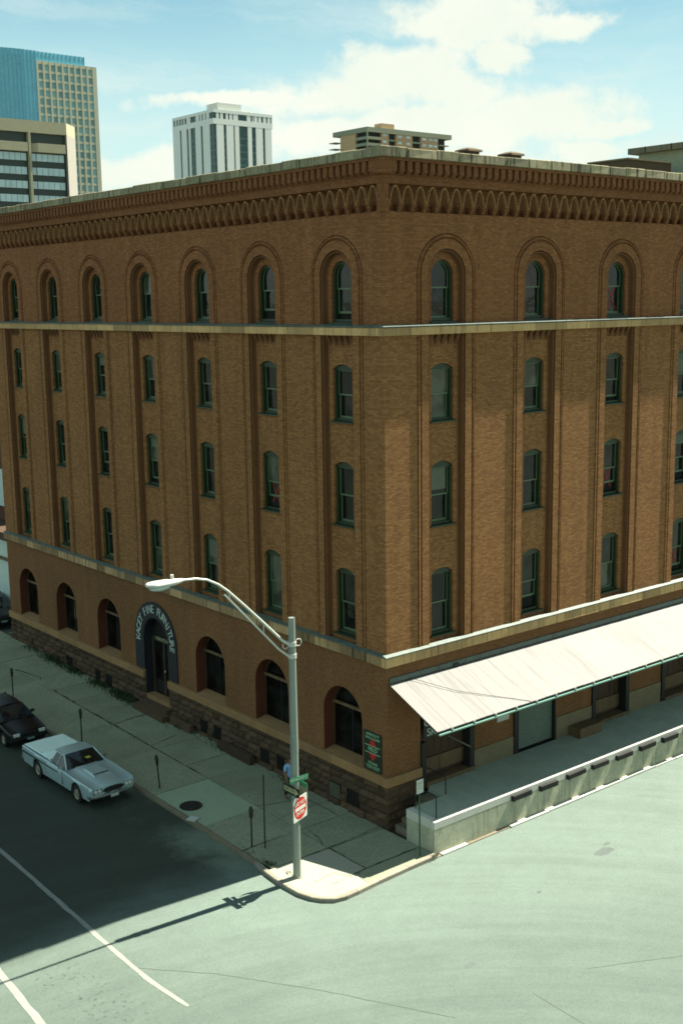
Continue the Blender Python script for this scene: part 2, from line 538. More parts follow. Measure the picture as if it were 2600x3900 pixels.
def road_material():
    m = bpy.data.materials.new("worn_asphalt")
    m.use_nodes = True
    t = NT(m.node_tree)
    b = t.n['Principled BSDF']
    b.inputs['Roughness'].default_value = 0.9
    b.inputs['Specular IOR Level'].default_value = 0.2
    geo = t.node('ShaderNodeNewGeometry')
    pos = geo.outputs['Position']
    s = t.node('ShaderNodeSeparateXYZ')
    t.l.new(pos, s.inputs[0])
    x, y = s.outputs[0], s.outputs[1]
    n1 = t.noise(pos, 0.35, 5, 0.6, 0.4).outputs[0]
    n2 = t.noise(pos, 2.2, 6, 0.65).outputs[0]
    n3 = t.noise(pos, 14, 5, 0.75).outputs[0]
    # darker side street asphalt, with building shade put into its colour; paler worn crossing
    side = t.ramp(t.math('ADD', y, t.math('MULTIPLY', t.math('SUBTRACT', n1, 0.5), 3.0)), 0.2, 2.6)
    west = t.ramp(t.math('ADD', x, t.math('MULTIPLY', t.math('SUBTRACT', n1, 0.5), 5.0)), -6.0, -13.0)
    col = t.mix(t.math('MULTIPLY', west, 0.55), (0.089, 0.117, 0.098, 1), (0.068, 0.089, 0.074, 1))
    gut = t.math('MULTIPLY', t.ramp(t.math('ADD', x, t.math('MULTIPLY', t.math('SUBTRACT', n2, 0.5), 1.6)), -6.6, -5.4), t.ramp(t.noise(pos, 0.22, 4, 0.6).outputs[0], 0.40, 0.60))
    dk = t.mix(gut, (0.034, 0.042, 0.031, 1), (0.105, 0.130, 0.095, 1))
    col = t.mix(side, col, dk)
    # tyre-worn sweep bands turning through the crossing
    dx = t.math('ADD', x, 14.0)
    dy = t.math('ADD', y, 22.0)
    rad = t.math('SQRT', t.math('ADD', t.math('MULTIPLY', dx, dx), t.math('MULTIPLY', dy, dy)))
    cvec = t.node('ShaderNodeCombineXYZ')
    t.l.new(t.math('MULTIPLY', rad, 1.15), cvec.inputs[0])
    t.l.new(t.math('MULTIPLY', t.math('ARCTAN2', dy, dx), 1.6), cvec.inputs[1])
    band = t.noise(cvec.outputs[0], 1.0, 5, 0.6).outputs[0]
    cv2 = t.node('ShaderNodeCombineXYZ')
    t.l.new(t.math('MULTIPLY', rad, 4.5), cv2.inputs[0])
    t.l.new(t.math('MULTIPLY', t.math('ARCTAN2', dy, dx), 2.2), cv2.inputs[1])
    band2 = t.noise(cv2.outputs[0], 1.0, 4, 0.65).outputs[0]
    f = t.math('MULTIPLY_ADD', t.math('SUBTRACT', band, 0.5), 0.42, 1.0)
    f = t.math('MULTIPLY', f, t.math('MULTIPLY_ADD', t.math('SUBTRACT', band2, 0.5), 0.20, 1.0))
    f = t.math('MULTIPLY', f, t.math('MULTIPLY_ADD', t.ramp(t.math('MULTIPLY_ADD', x, 0.45, y), -12.0, -3.0), 0.27, 0.90))
    f = t.math('MULTIPLY', f, t.math('MULTIPLY_ADD', t.math('SUBTRACT', n1, 0.5), 0.28, 1.0))
    f = t.math('MULTIPLY', f, t.math('MULTIPLY_ADD', t.math('SUBTRACT', n2, 0.5), 0.24, 1.0))
    f = t.math('MULTIPLY', f, t.math('MULTIPLY_ADD', t.math('SUBTRACT', n3, 0.5), 0.75, 1.0))
    # oil drips and old speckle in the lane
    spk = t.ramp(t.noise(pos, 7.0, 4, 0.75).outputs[0], 0.56, 0.66)
    lane = t.math('MULTIPLY', t.ramp(t.math('ABSOLUTE', t.math('ADD', x, 12.4)), 1.5, 0.5),
                  t.ramp(t.math('ABSOLUTE', t.math('ADD', y, 2.2)), 3.0, 1.2))
    f = t.math('MULTIPLY', f, t.math('SUBTRACT', 1.0, t.math('MULTIPLY', t.math('MULTIPLY', spk, lane), 0.6)))
    # hairline cracks
    vo = t.node('ShaderNodeTexVoronoi', feature='DISTANCE_TO_EDGE')
    vo.inputs['Scale'].default_value = 0.16
    wv = t.node('ShaderNodeVectorMath', operation='ADD')
    t.l.new(pos, wv.inputs[0])
    nv = t.noise(pos, 0.8, 4, 0.6)
    t.l.new(nv.outputs['Color'], wv.inputs[1])
    t.l.new(wv.outputs[0], vo.inputs['Vector'])
    crack = t.ramp(vo.outputs['Distance'], 0.0035, 0.0015)
    crack = t.math('MULTIPLY', crack, t.ramp(n1, 0.45, 0.6))
    f = t.math('MULTIPLY', f, t.math('SUBTRACT', 1.0, t.math('MULTIPLY', crack, 0.09)))
    comb = t.node('ShaderNodeCombineColor')
    for i in range(3):
        t.l.new(f, comb.inputs[i])
    t.l.new(t.mix(1.0, col, comb.outputs[0], 'MULTIPLY'), b.inputs['Base Color'])
    bn = t.node('ShaderNodeBump')
    bn.inputs['Strength'].default_value = 0.25
    bn.inputs['Distance'].default_value = 0.01
    t.l.new(n3, bn.inputs['Height'])
    t.l.new(bn.outputs[0], b.inputs['Normal'])
    return m


ROADZ = -0.13
rows = []
ys = [-90, -40, -20, -10, -5, 0, 5, 10, 20, 30, 45, 60, 62, 140]
for y in ys:
    z = ROADZ + gz(min(y, 60))
    rows.append([(x, y, z) for x in (-90, -40, -25, -15, -10, -5, 0, 5, 15, 40, 90)])
structure(make("road", MB().grid(rows), road_material()))


def strip(points, width):
    m = MB()
    pts = [Vector(p) for p in points]
    rows = []
    for i, p in enumerate(pts):
        d = (pts[min(i + 1, len(pts) - 1)] - pts[max(i - 1, 0)])
        d.z = 0
        d.normalize()
        nrm = Vector((-d.y, d.x, 0))
        wd = width * U(0.88, 1.1)
        if i in (0, len(pts) - 1):
            wd *= 0.7
        a = p + nrm * wd / 2
        b = p - nrm * wd / 2
        rows.append([tuple(a), tuple(b)])
    m.grid(rows)
    return m


def lz(y):
    return ROADZ + gz(y) + 0.006


pts = [(-10.72 - 0.012 * max(0, 6 - y) + U(-.012, .012) + (0.11 * max(0, -2.6 - y)), y, lz(y)) for y in [28, 20, 12, 8] + [6.5 - 0.37 * i for i in range(30)]]
structure(make("lane_line", strip(pts, 0.15), WHITEPAINT))
pts = [(-13.72 - 0.06 * max(0, 1 - y) * 1.0 + U(-.012, .012), y, lz(y)) for y in [28, 20, 12, 8] + [6.5 - 0.5 * i for i in range(22)]]
structure(make("lane_line", strip(pts, 0.20), WHITEPAINT))

# sidewalk: slabs over a dark bed, all pieces of one pavement
walk = bpy.data.objects.new("sidewalk", None)
COL.objects.link(walk)
structure(walk)
bed = MB()
bed.prism([(-4.66, -2.2), (-3.8, -2.4), (0.1, -2.25), (0.1, 0), (-4.66, 0)], -0.6, -0.03)
bed.prism([(-4.66, 0), (0.1, 0), (0.1, 44), (-4.66, 44)], -0.6, lambda x, y: gz(y) - 0.03)
make("joint_bed", bed, JOINT, walk)


def shrink(poly, d):
    cx = sum(p[0] for p in poly) / len(poly)
    cy = sum(p[1] for p in poly) / len(poly)
    out = []
    for px, py in poly:
        ex = 1 if px > cx else -1
        ey = 1 if py > cy else -1
        out.append((px - ex * d, py - ey * d))
    return out


def slab_piece(poly, mat, gap=0.014):
    q = shrink(poly, gap)
    dz = U(-0.010, 0.010)
    tx, ty = U(-.003, .003), U(-.002, .002)
    cx = sum(p[0] for p in q) / len(q)
    cy = sum(p[1] for p in q) / len(q)
    m = MB().prism(q, lambda x, y: gz(y) - 0.10, lambda x, y: gz(y) + dz + tx * (x - cx) + ty * (y - cy))
    return make("slab", m, mat, walk)


slab_piece([(-2.38, -1.62), (-0.02, -1.62), (-0.02, 0.25), (-2.38, 0.25)], CONC)
slab_piece([(-2.38, 0.25), (-0.02, 0.25), (-0.02, 1.95), (-2.38, 1.95)], CONC)
slab_piece([(-4.66, 0.35), (-2.38, 0.25), (-2.38, 1.95), (-4.66, 1.95)], CONC)
make("slab", MB().prism([(-4.86, 0.32), (-4.87, -0.85), (-4.84, -1.6), (-4.60, -2.14), (-4.27, -2.42), (-3.8, -2.47), (-2.95, -2.40), (-2.92, -1.65), (-2.40, -1.60), (-2.40, 0.22)], -0.1, 0.004), CONC_C, walk)
make("slab", MB().prism([(-2.92, -2.39), (-0.02, -2.31), (-0.02, -1.65), (-2.89, -1.65)], -0.1, -0.004), CONC, walk)
yj = [1.95, 4.3, 7.66, 11.5, 15.15, 18.9, 22.6, 26.4, 30.2, 34.0, 38.0, 42.0]
for i in range(len(yj) - 1):
    a, b = yj[i], yj[i + 1]
    new = (i == 1)
    slab_piece([(-4.66, a), (-2.32, a), (-2.32, b), (-4.66, b)], CONC_N if i in (1,) else CONC, 0.012)
    mid = (a + b) / 2 + U(-.4, .4)
    slab_piece([(-2.32, a), (-0.02, a), (-0.02, mid), (-2.32, mid)], CONC, 0.010 if i % 2 else 0.016)
    slab_piece([(-2.32, mid), (-0.02, mid), (-0.02, b), (-2.32, b)], CONC, 0.008)

def joint_dirt(pts, w0, w1, seed):
    rj = random.Random(seed)
    m_ = MB()
    fine = []
    for (xa, ya), (xb, yb) in zip(pts[:-1], pts[1:]):
        n_ = max(2, int(math.hypot(xb - xa, yb - ya) / 0.22))
        for q in range(n_):
            fine.append((xa + (xb - xa) * q / n_ + rj.gauss(0, .012), ya + (yb - ya) * q / n_ + rj.gauss(0, .012)))
    fine.append(pts[-1])
    rows_ = []
    for i_, (px_, py_) in enumerate(fine):
        a_ = fine[max(0, i_ - 1)]
        b_ = fine[min(len(fine) - 1, i_ + 1)]
        d_ = Vector((b_[0] - a_[0], b_[1] - a_[1]))
        d_.normalize()
        wd = w0 + (w1 - w0) * rj.random() ** 2.2
        if rj.random() < 0.12:
            wd = 0.006
        z_ = gz(py_) + 0.022
        rows_.append([(px_ - d_.y * wd / 2, py_ + d_.x * wd / 2, z_), (px_, py_, z_ + 0.008), (px_ + d_.y * wd / 2, py_ - d_.x * wd / 2, z_)])
    m_.grid(rows_)
    make("joint_dirt", m_, JOINT, walk)


joint_dirt([(-2.30, 8.2), (-2.32, 11.4), (-2.28, 15.0), (-2.30, 18.3), (-2.22, 20.8)], 0.02, 0.10, 1)
joint_dirt([(-2.12, 22.4), (-1.9, 22.9), (-2.1, 24.0), (-2.3, 24.8)], 0.02, 0.10, 2)
joint_dirt([(-2.25, 15.0), (-1.2, 15.25), (-0.3, 15.2)], 0.015, 0.06, 3)
joint_dirt([(-2.38, 0.2), (-2.40, -0.7), (-2.40, -1.6)], 0.02, 0.075, 4)
joint_dirt([(-2.9, -1.66), (-2.3, -1.62), (-1.2, -1.64), (-0.2, -1.63)], 0.012, 0.06, 5)
joint_dirt([(-3.4, 0.3), (-2.45, 0.26), (-1.3, 0.3), (-0.1, 0.38)], 0.012, 0.05, 6)
joint_dirt([(-4.75, 1.93), (-4.0, 1.95), (-3.1, 1.95)], 0.012, 0.06, 7)
joint_dirt([(-2.4, 4.4), (-1.6, 4.2), (-0.9, 3.9)], 0.012, 0.05, 8)
joint_dirt([(-0.62, 3.7), (-0.55, 2.6), (-0.6, 2.0)], 0.012, 0.06, 9)
joint_dirt([(-2.1, 1.7), (-2.2, 1.0), (-2.42, 0.5)], 0.012, 0.05, 10)
joint_dirt([(-2.25, 11.9), (-1.5, 12.1), (-0.9, 12.3)], 0.010, 0.04, 11)
joint_dirt([(-3.05, -1.75), (-3.4, -1.2), (-4.2, -1.3)], 0.008, 0.03, 12)

# kerb stones follow the edge and turn the corner
kline = [(-4.80, y) for y in (40, 36.5, 33, 29.5, 26, 22.5, 19, 15.5, 12, 9.2, 6.4, 3.8, 1.9)]
karc = [(-4.86, 1.0), (-4.96, 0.35), (-5.01, -0.3), (-5.02, -0.9), (-4.99, -1.5), (-4.86, -1.95), (-4.66, -2.27), (-4.36, -2.53), (-3.98, -2.62), (-3.5, -2.60)]
ktail = [(-2.58, -2.53), (-1.3, -2.47), (0.0, -2.43)]
kall = kline + karc + ktail


def kerb_stone(a, b, mat, wid=0.16):
    d = Vector((b[0] - a[0], b[1] - a[1], 0)).normalized()
    nrm = Vector((-d.y, d.x, 0))      # to the pavement side
    q = [a, b, (b[0] + nrm.x * wid, b[1] + nrm.y * wid), (a[0] + nrm.x * wid, a[1] + nrm.y * wid)]
    g_ = 0.005
    q[0] = (a[0] + d.x * g_, a[1] + d.y * g_)
    q[1] = (b[0] - d.x * g_, b[1] - d.y * g_)
    q[2] = (q[2][0] - d.x * g_, q[2][1] - d.y * g_)
    q[3] = (q[3][0] + d.x * g_, q[3][1] + d.y * g_)
    h = U(-0.006, 0.008)
    m = MB()
    lo = [(p[0], p[1], gz(p[1]) - 0.5) for p in q]
    ch = 0.02
    md = [(p[0], p[1], gz(p[1]) + 0.008 + h - ch) for p in q]
    tp = []
    for k, p in enumerate(q):
        s_ = ch if k < 2 else 0
        tp.append((p[0] + nrm.x * s_, p[1] + nrm.y * s_, gz(p[1]) + 0.008 + h))
    m.add(lo + md + tp, [(0, 1, 5, 4), (1, 2, 6, 5), (2, 3, 7, 6), (3, 0, 4, 7), (4, 5, 9, 8), (5, 6, 10, 9), (6, 7, 11, 10), (7, 4, 8, 11), (8, 9, 10, 11)])
    return make("kerb_stone", m, mat, walk)


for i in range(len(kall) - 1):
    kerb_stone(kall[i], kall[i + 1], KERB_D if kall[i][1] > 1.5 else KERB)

SEAM = material("tar_seam", (0.062, 0.074, 0.06), 0.9)
STAIN = material("oil_stain", (0.070, 0.088, 0.078), 0.8, 0.3, 5)


def seam(pts, wd, sd):
    rs = random.Random(sd)
    fine = []
    for (xa, ya), (xb, yb) in zip(pts[:-1], pts[1:]):
        n_ = max(2, int(math.hypot(xb - xa, yb - ya) / 0.3))
        fine += [(xa + (xb - xa) * q / n_ + rs.gauss(0, .012), ya + (yb - ya) * q / n_ + rs.gauss(0, .012), ROADZ + gz(ya + (yb - ya) * q / n_) + 0.004) for q in range(n_)]
    structure(make("tar_seam", strip(fine, wd), SEAM))


seam([(-10.9, -1.6), (-9.3, -3.4), (-7.6, -5.9), (-5.6, -9.4)], 0.028, 1)
seam([(-3.46, -9.6), (-3.48, -11.4), (-3.3, -13.5)], 0.025, 2)
seam([(-1.44, -9.82), (1.07, -11.1), (4.5, -13.0)], 0.025, 3)
for cx_, cy_, rx_, ry_, sd in ((4.5, -5.65, 0.42, 0.22, 4), (5.0, -5.35, 0.16, 0.08, 5), (-3.74, -7.62, 0.20, 0.10, 6), (0.8, -6.1, 0.10, 0.07, 7)):
    rs = random.Random(sd)
    m = MB()
    m.face(*[(cx_ + rx_ * math.cos(2 * PI * k / 18) * rs.uniform(.8, 1.15), cy_ + ry_ * math.sin(2 * PI * k / 18) * rs.uniform(.8, 1.15), ROADZ + 0.004) for k in range(18)])
    structure(make("oil_stain", m, STAIN))
mh = thing("manhole_cover", "round dark iron cover set in the paler sidewalk slab", "manhole cover", (-4.12, 6.0, gz(6.0)))
m = MB()
m.tube([(0, 0, -0.02), (0, 0, 0.016)], [0.36, 0.355], 28)
make("cover_plate", m, BLACKM, mh)
m = MB()
for k in range(28):
    a, b = 2 * PI * k / 28, 2 * PI * (k + 1) / 28
    pr = lambda r, t, z: (r * math.cos(t), r * math.sin(t), z)
    m.grid([[pr(0.37, a, 0.012), pr(0.37, b, 0.012)], [pr(0.37, a, 0.022), pr(0.37, b, 0.022)], [pr(0.41, a, 0.022), pr(0.41, b, 0.022)], [pr(0.41, a, -0.01), pr(0.41, b, -0.01)]])
make("ring", m, BLACKM, mh)
m = MB().box(-0.17, 0.17, -0.17, 0.17, 0, 0.03)
pp = make("paper", m, SIGNW, None, (-4.68, 5.0, gz(5) + 0.02), (0.04, 0.02, 0.5))
tag(pp, "crumpled white paper lying on the kerb near the manhole cover", "litter")

# ------------------------------------------------------------------ the warehouse
WH = thing("brick_warehouse", "five storey tan brick warehouse with arched top windows on the street corner", "warehouse")
LEN = {'L': 30.23, 'R': 23.83}
OFF = {'L': 2.37, 'R': 2.768}
SP = {'L': 4.248, 'R': 4.573}
NB = {'L': 7, 'R': 5}
Z_BELT, Z_BELT_B = 17.0, 16.74
Z_LOW_T, Z_LOW_B = 6.13, 5.80
Z_TOP = 22.2


def bays(F):
    if F == 'R':
        return [OFF['R'] + i * SP['R'] for i in range(NB['R'])]
    return [-(OFF['L'] + i * SP['L']) for i in range(NB['L'])]


def frot(F):
    return (0, 0, 0) if F == 'R' else (0, 0, -PI / 2)


def put(name, mb, mat, F, parent=WH, smooth=False):
    """mb in facade coordinates: x along the wall, y into the wall, z up"""
    return make(name, mb, mat, parent, (0, 0, 0), frot(F), smooth)


def at(F, s, z=0.0, y=0.0):
    return (s, y, z) if F == 'R' else (y, -s, z)


def arc_out(c, h, zb, zs, n=18):
    return [(c - h, zb)] + [(c - h * math.cos(PI * k / n), zs + h * math.sin(PI * k / n)) for k in range(n + 1)] + [(c + h, zb)]


def seg_out(c, h, zb, zs, rise, n=8):
    if rise < 1e-4:
        return [(c - h, zb), (c - h, zs), (c + h, zs), (c + h, zb)]
    rr = (h * h + rise * rise) / (2 * rise)
    a0 = math.asin(min(1, h / rr))
    zc = zs + rise - rr
    return [(c - h, zb)] + [(c + rr * math.sin(-a0 + 2 * a0 * k / n), zc + rr * math.cos(-a0 + 2 * a0 * k / n)) for k in range(n + 1)] + [(c + h, zb)]


def panel(mb, s0, s1, z0, z1, out, y):
    """flat wall with an opening"""
    q = out[1:-1]
    sl, sr, zb = out[0][0], out[-1][0], out[0][1]
    if sl - s0 > 1e-4:
        mb.face((s0, y, z0), (sl, y, z0), (sl, y, z1), (s0, y, z1))
    if s1 - sr > 1e-4:
        mb.face((sr, y, z0), (s1, y, z0), (s1, y, z1), (sr, y, z1))
    if zb - z0 > 1e-4:
        mb.face((sl, y, z0), (sr, y, z0), (sr, y, zb), (sl, y, zb))
    for a, b in zip(q[:-1], q[1:]):
        if b[0] - a[0] > 1e-5 and (z1 - a[1] > 1e-4 or z1 - b[1] > 1e-4):
            mb.face((a[0], y, a[1]), (b[0], y, b[1]), (b[0], y, z1), (a[0], y, z1))


def reveal(mb, out, y0, y1, bottom=True):
    n = len(out)
    for i in range(n if bottom else n - 1):
        a, b = out[i], out[(i + 1) % n]
        mb.face((a[0], y0, a[1]), (b[0], y0, b[1]), (b[0], y1, b[1]), (a[0], y1, a[1]))


def sweep(mb, c, zb, zs, prof, n=20):
    """profile of (radius, depth) swept up one jamb, round the arch and down the other"""
    rows = []
    for r, d in prof:
        rows.append([(p[0], d, p[1]) for p in arc_out(c, r, zb, zs, n)])
    mb.grid(rows)


OUT_PROF = [(1.345, 0.0), (1.335, 0.05), (1.305, 0.05), (1.295, -0.015), (1.27, -0.035), (1.235, -0.02), (1.225, 0.045), (1.175, 0.045), (1.155, -0.03)]
IN_PROF = [(0.85, -0.03), (0.847, 0.11), (0.826, 0.12), (0.820, 0.03), (0.812, 0.015), (0.778, 0.015), (0.770, 0.03), (0.766, 0.18), (0.748, 0.19), (0.742, 0.155), (0.725, 0.16), (0.722, 0.21)]
HW = 0.51
ROWS = [  # sill, spring, rise
    (13.84, 15.60, 0.17), (10.27, 12.29, 0.18), (6.40, 8.58, 0.18)]
TOPW = (17.16, 18.66)

# --- storeys two to four, top storey
for F in 'LR':
    cs = bays(F)
    L = LEN[F]
    sgn = 1 if F == 'R' else -1
    lo, hi = (0.0, L) if F == 'R' else (-L, 0.0)
    order = sorted(cs)
    pier = MB()
    edges = [lo] + [v for c in order for v in (c - 1.345, c + 1.345)] + [hi]
    for a, b in zip(edges[0::2], edges[1::2]):
        pier.face((a, 0, Z_LOW_T - 0.1), (b, 0, Z_LOW_T - 0.1), (b, 0, Z_BELT_B + 0.05), (a, 0, Z_BELT_B + 0.05))
    put("wall", pier, BRICK, F)
    top = MB()
    mids = [lo] + [(a + b) / 2 for a, b in zip(order[:-1], order[1:])] + [hi]
    for i, c in enumerate(order):
        panel(top, mids[i], mids[i + 1], 17.0, 20.62, arc_out(c, 1.345, 17.0, TOPW[1], 20), 0)
    put("wall", top, BRICK_T, F)
    for c in order:
        # arched surround of the top window
        m = MB()
        sweep(m, c, 17.0, TOPW[1], OUT_PROF)
        sweep(m, c, 17.0, TOPW[1], [(1.155, -0.03), (0.85, -0.03)])
        sweep(m, c, 17.0, TOPW[1], [(0.725, 0.21), (HW, 0.21), (HW, 0.34)])
        put("arch_surround", m, BRICK_T, F)
        m = MB()
        sweep(m, c, 17.0, TOPW[1], IN_PROF)
        put("arch_moulding", m, BRICK_R, F)
        # tall recessed bay below the belt course
        m = MB()
        m2 = MB()
        for sd in (-1, 1):
            for prof, mm in ((OUT_PROF, m), ([(1.155, -0.03), (0.85, -0.03)], m), (IN_PROF, m2)):
                mm.grid([[(c + sd * r, d, Z_LOW_T - 0.05), (c + sd * r, d, Z_BELT_B + 0.02)] for r, d in prof])
        put("bay_band", m, BRICK, F)
        put("bay_moulding", m2, BRICK_R, F)
        m = MB()
        zc = [16.78, 13.1, 9.5, 6.03]
        for (zb, zs, rise), z1, z0 in zip(ROWS, zc[:-1], zc[1:]):
            o = seg_out(c, HW, zb, zs, rise)
            panel(m, c - 0.73, c + 0.73, z0, z1, o, 0.21)
            reveal(m, o, 0.21, 0.36)
        put("recessed_wall", m, BRICK, F)
        # stepped brick brackets closing the recess under the belt
        for k in range(5):
            b = MB()
            s0 = c - 0.70 + k * 0.31
            b.slab([(s0, 0), (s0 + 0.16, 0), (s0 + 0.16, 0.001), (s0, 0.001)], 0, 0) if False else None
            for j in range(4):
                b.box(s0, s0 + 0.16, 0.18 - 0.045 * j, 0.22, 16.40 + 0.085 * j, 16.485 + 0.085 * j)
            put("bracket", b, BRICK_R, F)

# --- windows: one of each kind, then copies
def ring(mb, o_out, o_in, y0, y1):
    n = len(o_out)
    for i in range(n):
        k = (i + 1) % n
        a, b, d, e = o_out[i], o_out[k], o_in[k], o_in[i]
        mb.face((a[0], y0, a[1]), (b[0], y0, b[1]), (d[0], y0, d[1]), (e[0], y0, e[1]))
        mb.face((e[0], y0, e[1]), (d[0], y0, d[1]), (d[0], y1, d[1]), (e[0], y1, e[1]))
        mb.face((a[0], y0, a[1]), (b[0], y0, b[1]), (b[0], y1, b[1]), (a[0], y1, a[1]))


def rect(c, h, z0, z1):
    return [(c - h, z0), (c - h, z1), (c + h, z1), (c + h, z0)]


PROTO = {}


def window_meshes(key, zb, zs, rise, arched):
    P = {}
    zt = zs if arched else zs - 0.03
    zm = (zb + 0.07 + zt) / 2 + (0.32 if arched else 0.0)
    m = MB()
    iw = HW - 0.085
    if arched:
        ring(m, arc_out(0, HW, zb, zs, 16), arc_out(0, iw, zb + 0.10, zs, 16), 0.30, 0.46)
    else:
        o = seg_out(0, HW, zb, zs, rise)
        m.box(-HW, -iw, 0.30, 0.46, zb, zs)
        m.box(iw, HW, 0.30, 0.46, zb, zs)
        m.box(-iw, iw, 0.32, 0.46, zb, zb + 0.09)
        q = o[1:-1]
        for a, b in zip(q[:-1], q[1:]):
            m.face((a[0], 0.30, a[1]), (b[0], 0.30, b[1]), (b[0], 0.30, zs - 0.04), (a[0], 0.30, zs - 0.04))
        m.face((-iw, 0.30, zs - 0.04), (iw, 0.30, zs - 0.04), (iw, 0.46, zs - 0.04), (-iw, 0.46, zs - 0.04))
    P['frame'] = m.mesh("frame", GREEN)
    m = MB()
    if arched:
        ring(m, arc_out(0, iw, zm - 0.03, zs, 14), arc_out(0, iw - 0.035, zm + 0.02, zs, 14), 0.39, 0.44)
    else:
        ring(m, rect(0, iw, zm - 0.03, zt), rect(0, iw - 0.04, zm + 0.02, zt - 0.045), 0.39, 0.44)
    P['upper_sash'] = m.mesh("upper_sash", SASH)
    m = MB()
    ring(m, rect(0, iw - 0.005, zb + 0.09, zm + 0.01), rect(0, iw - 0.05, zb + 0.17, zm - 0.02), 0.43, 0.48)
    P['lower_sash'] = m.mesh("lower_sash", SASH)
    m = MB()
    if arched:
        m.face(*[(p[0], 0.42, p[1]) for p in arc_out(0, iw - 0.02, zm, zs, 14)])
    else:
        m.face(*[(p[0], 0.42, p[1]) for p in rect(0, iw - 0.02, zm, zt - 0.02)])
    P['upper_pane'] = m
    m = MB()
    m.face(*[(p[0], 0.46, p[1]) for p in rect(0, iw - 0.02, zb + 0.12, zm)])
    P['lower_pane'] = m
    for k in ('upper_pane', 'lower_pane'):
        P[k + '_b'] = P[k].mesh("pane", PANE_B)
        P[k] = P[k].mesh("pane", PANE)
    m = MB()
    m.add([(-0.60, 0.13, zb - 0.055), (0.60, 0.13, zb - 0.055), (0.60, 0.36, zb - 0.055), (-0.60, 0.36, zb - 0.055),
           (-0.60, 0.13, zb - 0.005), (0.60, 0.13, zb - 0.005), (0.60, 0.36, zb + 0.03), (-0.60, 0.36, zb + 0.03)],
          [(0, 3, 2, 1), (4, 5, 6, 7), (0, 1, 5, 4), (1, 2, 6, 5), (2, 3, 7, 6), (3, 0, 4, 7)])
    P['sill'] = m.mesh("sill", GREEN)
    m = MB()
    za, zb2 = zb + 0.25, zm - 0.05
    for sd in (-1, 1):
        a = Vector((-0.22 * sd, 0.452, za))
        b = Vector((0.22 * sd, 0.452, zb2))
        d = (b - a).normalized() * 1.0
        n_ = Vector((-d.z, 0, d.x)) * 0.022
        o_ = 0.004 * sd
        m.face(*[(v.x, v.y + o_, v.z) for v in (a + n_, b + n_, b - n_, a - n_)])
    P['cross'] = m.mesh("painted_cross", REDX)
    return P


WIN = {'T': window_meshes('T', TOPW[0], TOPW[1], 0, True)}
for i, (zb, zs, rise) in enumerate(ROWS):
    WIN['ABC'[i]] = window_meshes('ABC'[i], zb, zs, rise, False)
CROSSES = {('R', 2, 'T'), ('L', 1, 'B'), ('R', 2, 'B'), ('R', 3, 'C')}
WB = {'T': TOPW[0], 'A': ROWS[0][0], 'B': ROWS[1][0], 'C': ROWS[2][0]}
WT = {'A': ROWS[0][1] - 0.08, 'B': ROWS[1][1] - 0.08, 'C': ROWS[2][1] - 0.08}
PANE_REFL = material("pale_pane_reflection", (0.11, 0.125, 0.085), 0.7, 0.3, 3, 0.2)  # pale sheets over upper panes, reflections painted as a flat colour
for F in 'LR':
    for i, c in enumerate(bays(F)):
        for key in 'TABC':
            P = WIN[key]
            wo_ = link("window", P['frame'], WH, at(F, c), frot(F))
            pane_reflection = R() < 0.22
            lift = U(0.12, 0.45) if R() < 0.13 else 0.0
            link("sash", P['upper_sash'], wo_)
            link("sash", P['lower_sash'], wo_, (0, 0, lift))
            for k in ('upper_pane', 'lower_pane'):
                low = key == 'C' or (key == 'T' and R() < .3)
                bl = (R() < (0.45 if low and k == 'upper_pane' else 0.14))
                p_ = link("pane", P[k + ('_b' if bl else '')], wo_)
                if k == 'lower_pane':
                    p_.location.z = lift
                p_.rotation_euler = (0, 0, frot(F)[2] + U(-.02, .02)) if False else (0, 0, U(-.02, .02))
            link("sill", P['sill'], wo_)
            if lift:
                q_ = MB().face(*[(p[0], 0.475, p[1]) for p in rect(0, HW - 0.1, WB[key] + 0.1, WB[key] + 0.6)])
                make("dark_gap", q_, DARK, wo_)
            if key != 'T' and R() < 0.2:
                zt_ = WT[key]
                q_ = MB().face(*[(p[0], 0.414, p[1]) for p in rect(0, HW - 0.13, zt_ - U(0.25, 0.8), zt_)])
                make("pane_reflection", q_, PANE_REFL, wo_)
            if (F, i, key) in CROSSES:
                link("painted_cross", P['cross'], wo_)
                wo_['label'] = "green window with a red cross painted on its lower pane"

# --- belt courses, coping, water table, in single stones
def bevel_box(mat, seed, name, chip=0.06):
    rnd = random.Random(seed)
    m = MB()
    b = 0.5
    c = chip
    # unit box with softened front edges and slight unevenness
    rows = []
    for z in (-b, -b + c, b - c, b):
        ins = 0.03 if abs(z) == b else 0.0
        row = []
        for x in (-b, -b + 0.02, b - 0.02, b):
            fx = 0.05 if abs(x) == b else 0.0
            row.append((x, -b + ins * 2 + fx + rnd.uniform(0, 0.035), z))
        rows.append(row)
    m.grid(rows)
    tl, tr, bl, br = rows[3], rows[3], rows[0], rows[0]
    m.face(rows[3][0], rows[3][1], rows[3][2], rows[3][3], (b, b, b), (-b, b, b))
    m.face(rows[0][0], (-b, b, -b), (b, b, -b), rows[0][3], rows[0][2], rows[0][1])
    m.face(rows[0][0], rows[1][0], rows[2][0], rows[3][0], (-b, b, b), (-b, b, -b))
    m.face(rows[0][3], (b, b, -b), (b, b, b), rows[3][3], rows[2][3], rows[1][3])
    m.face((-b, b, -b), (-b, b, b), (b, b, b), (b, b, -b))
    return m.mesh(name, mat)


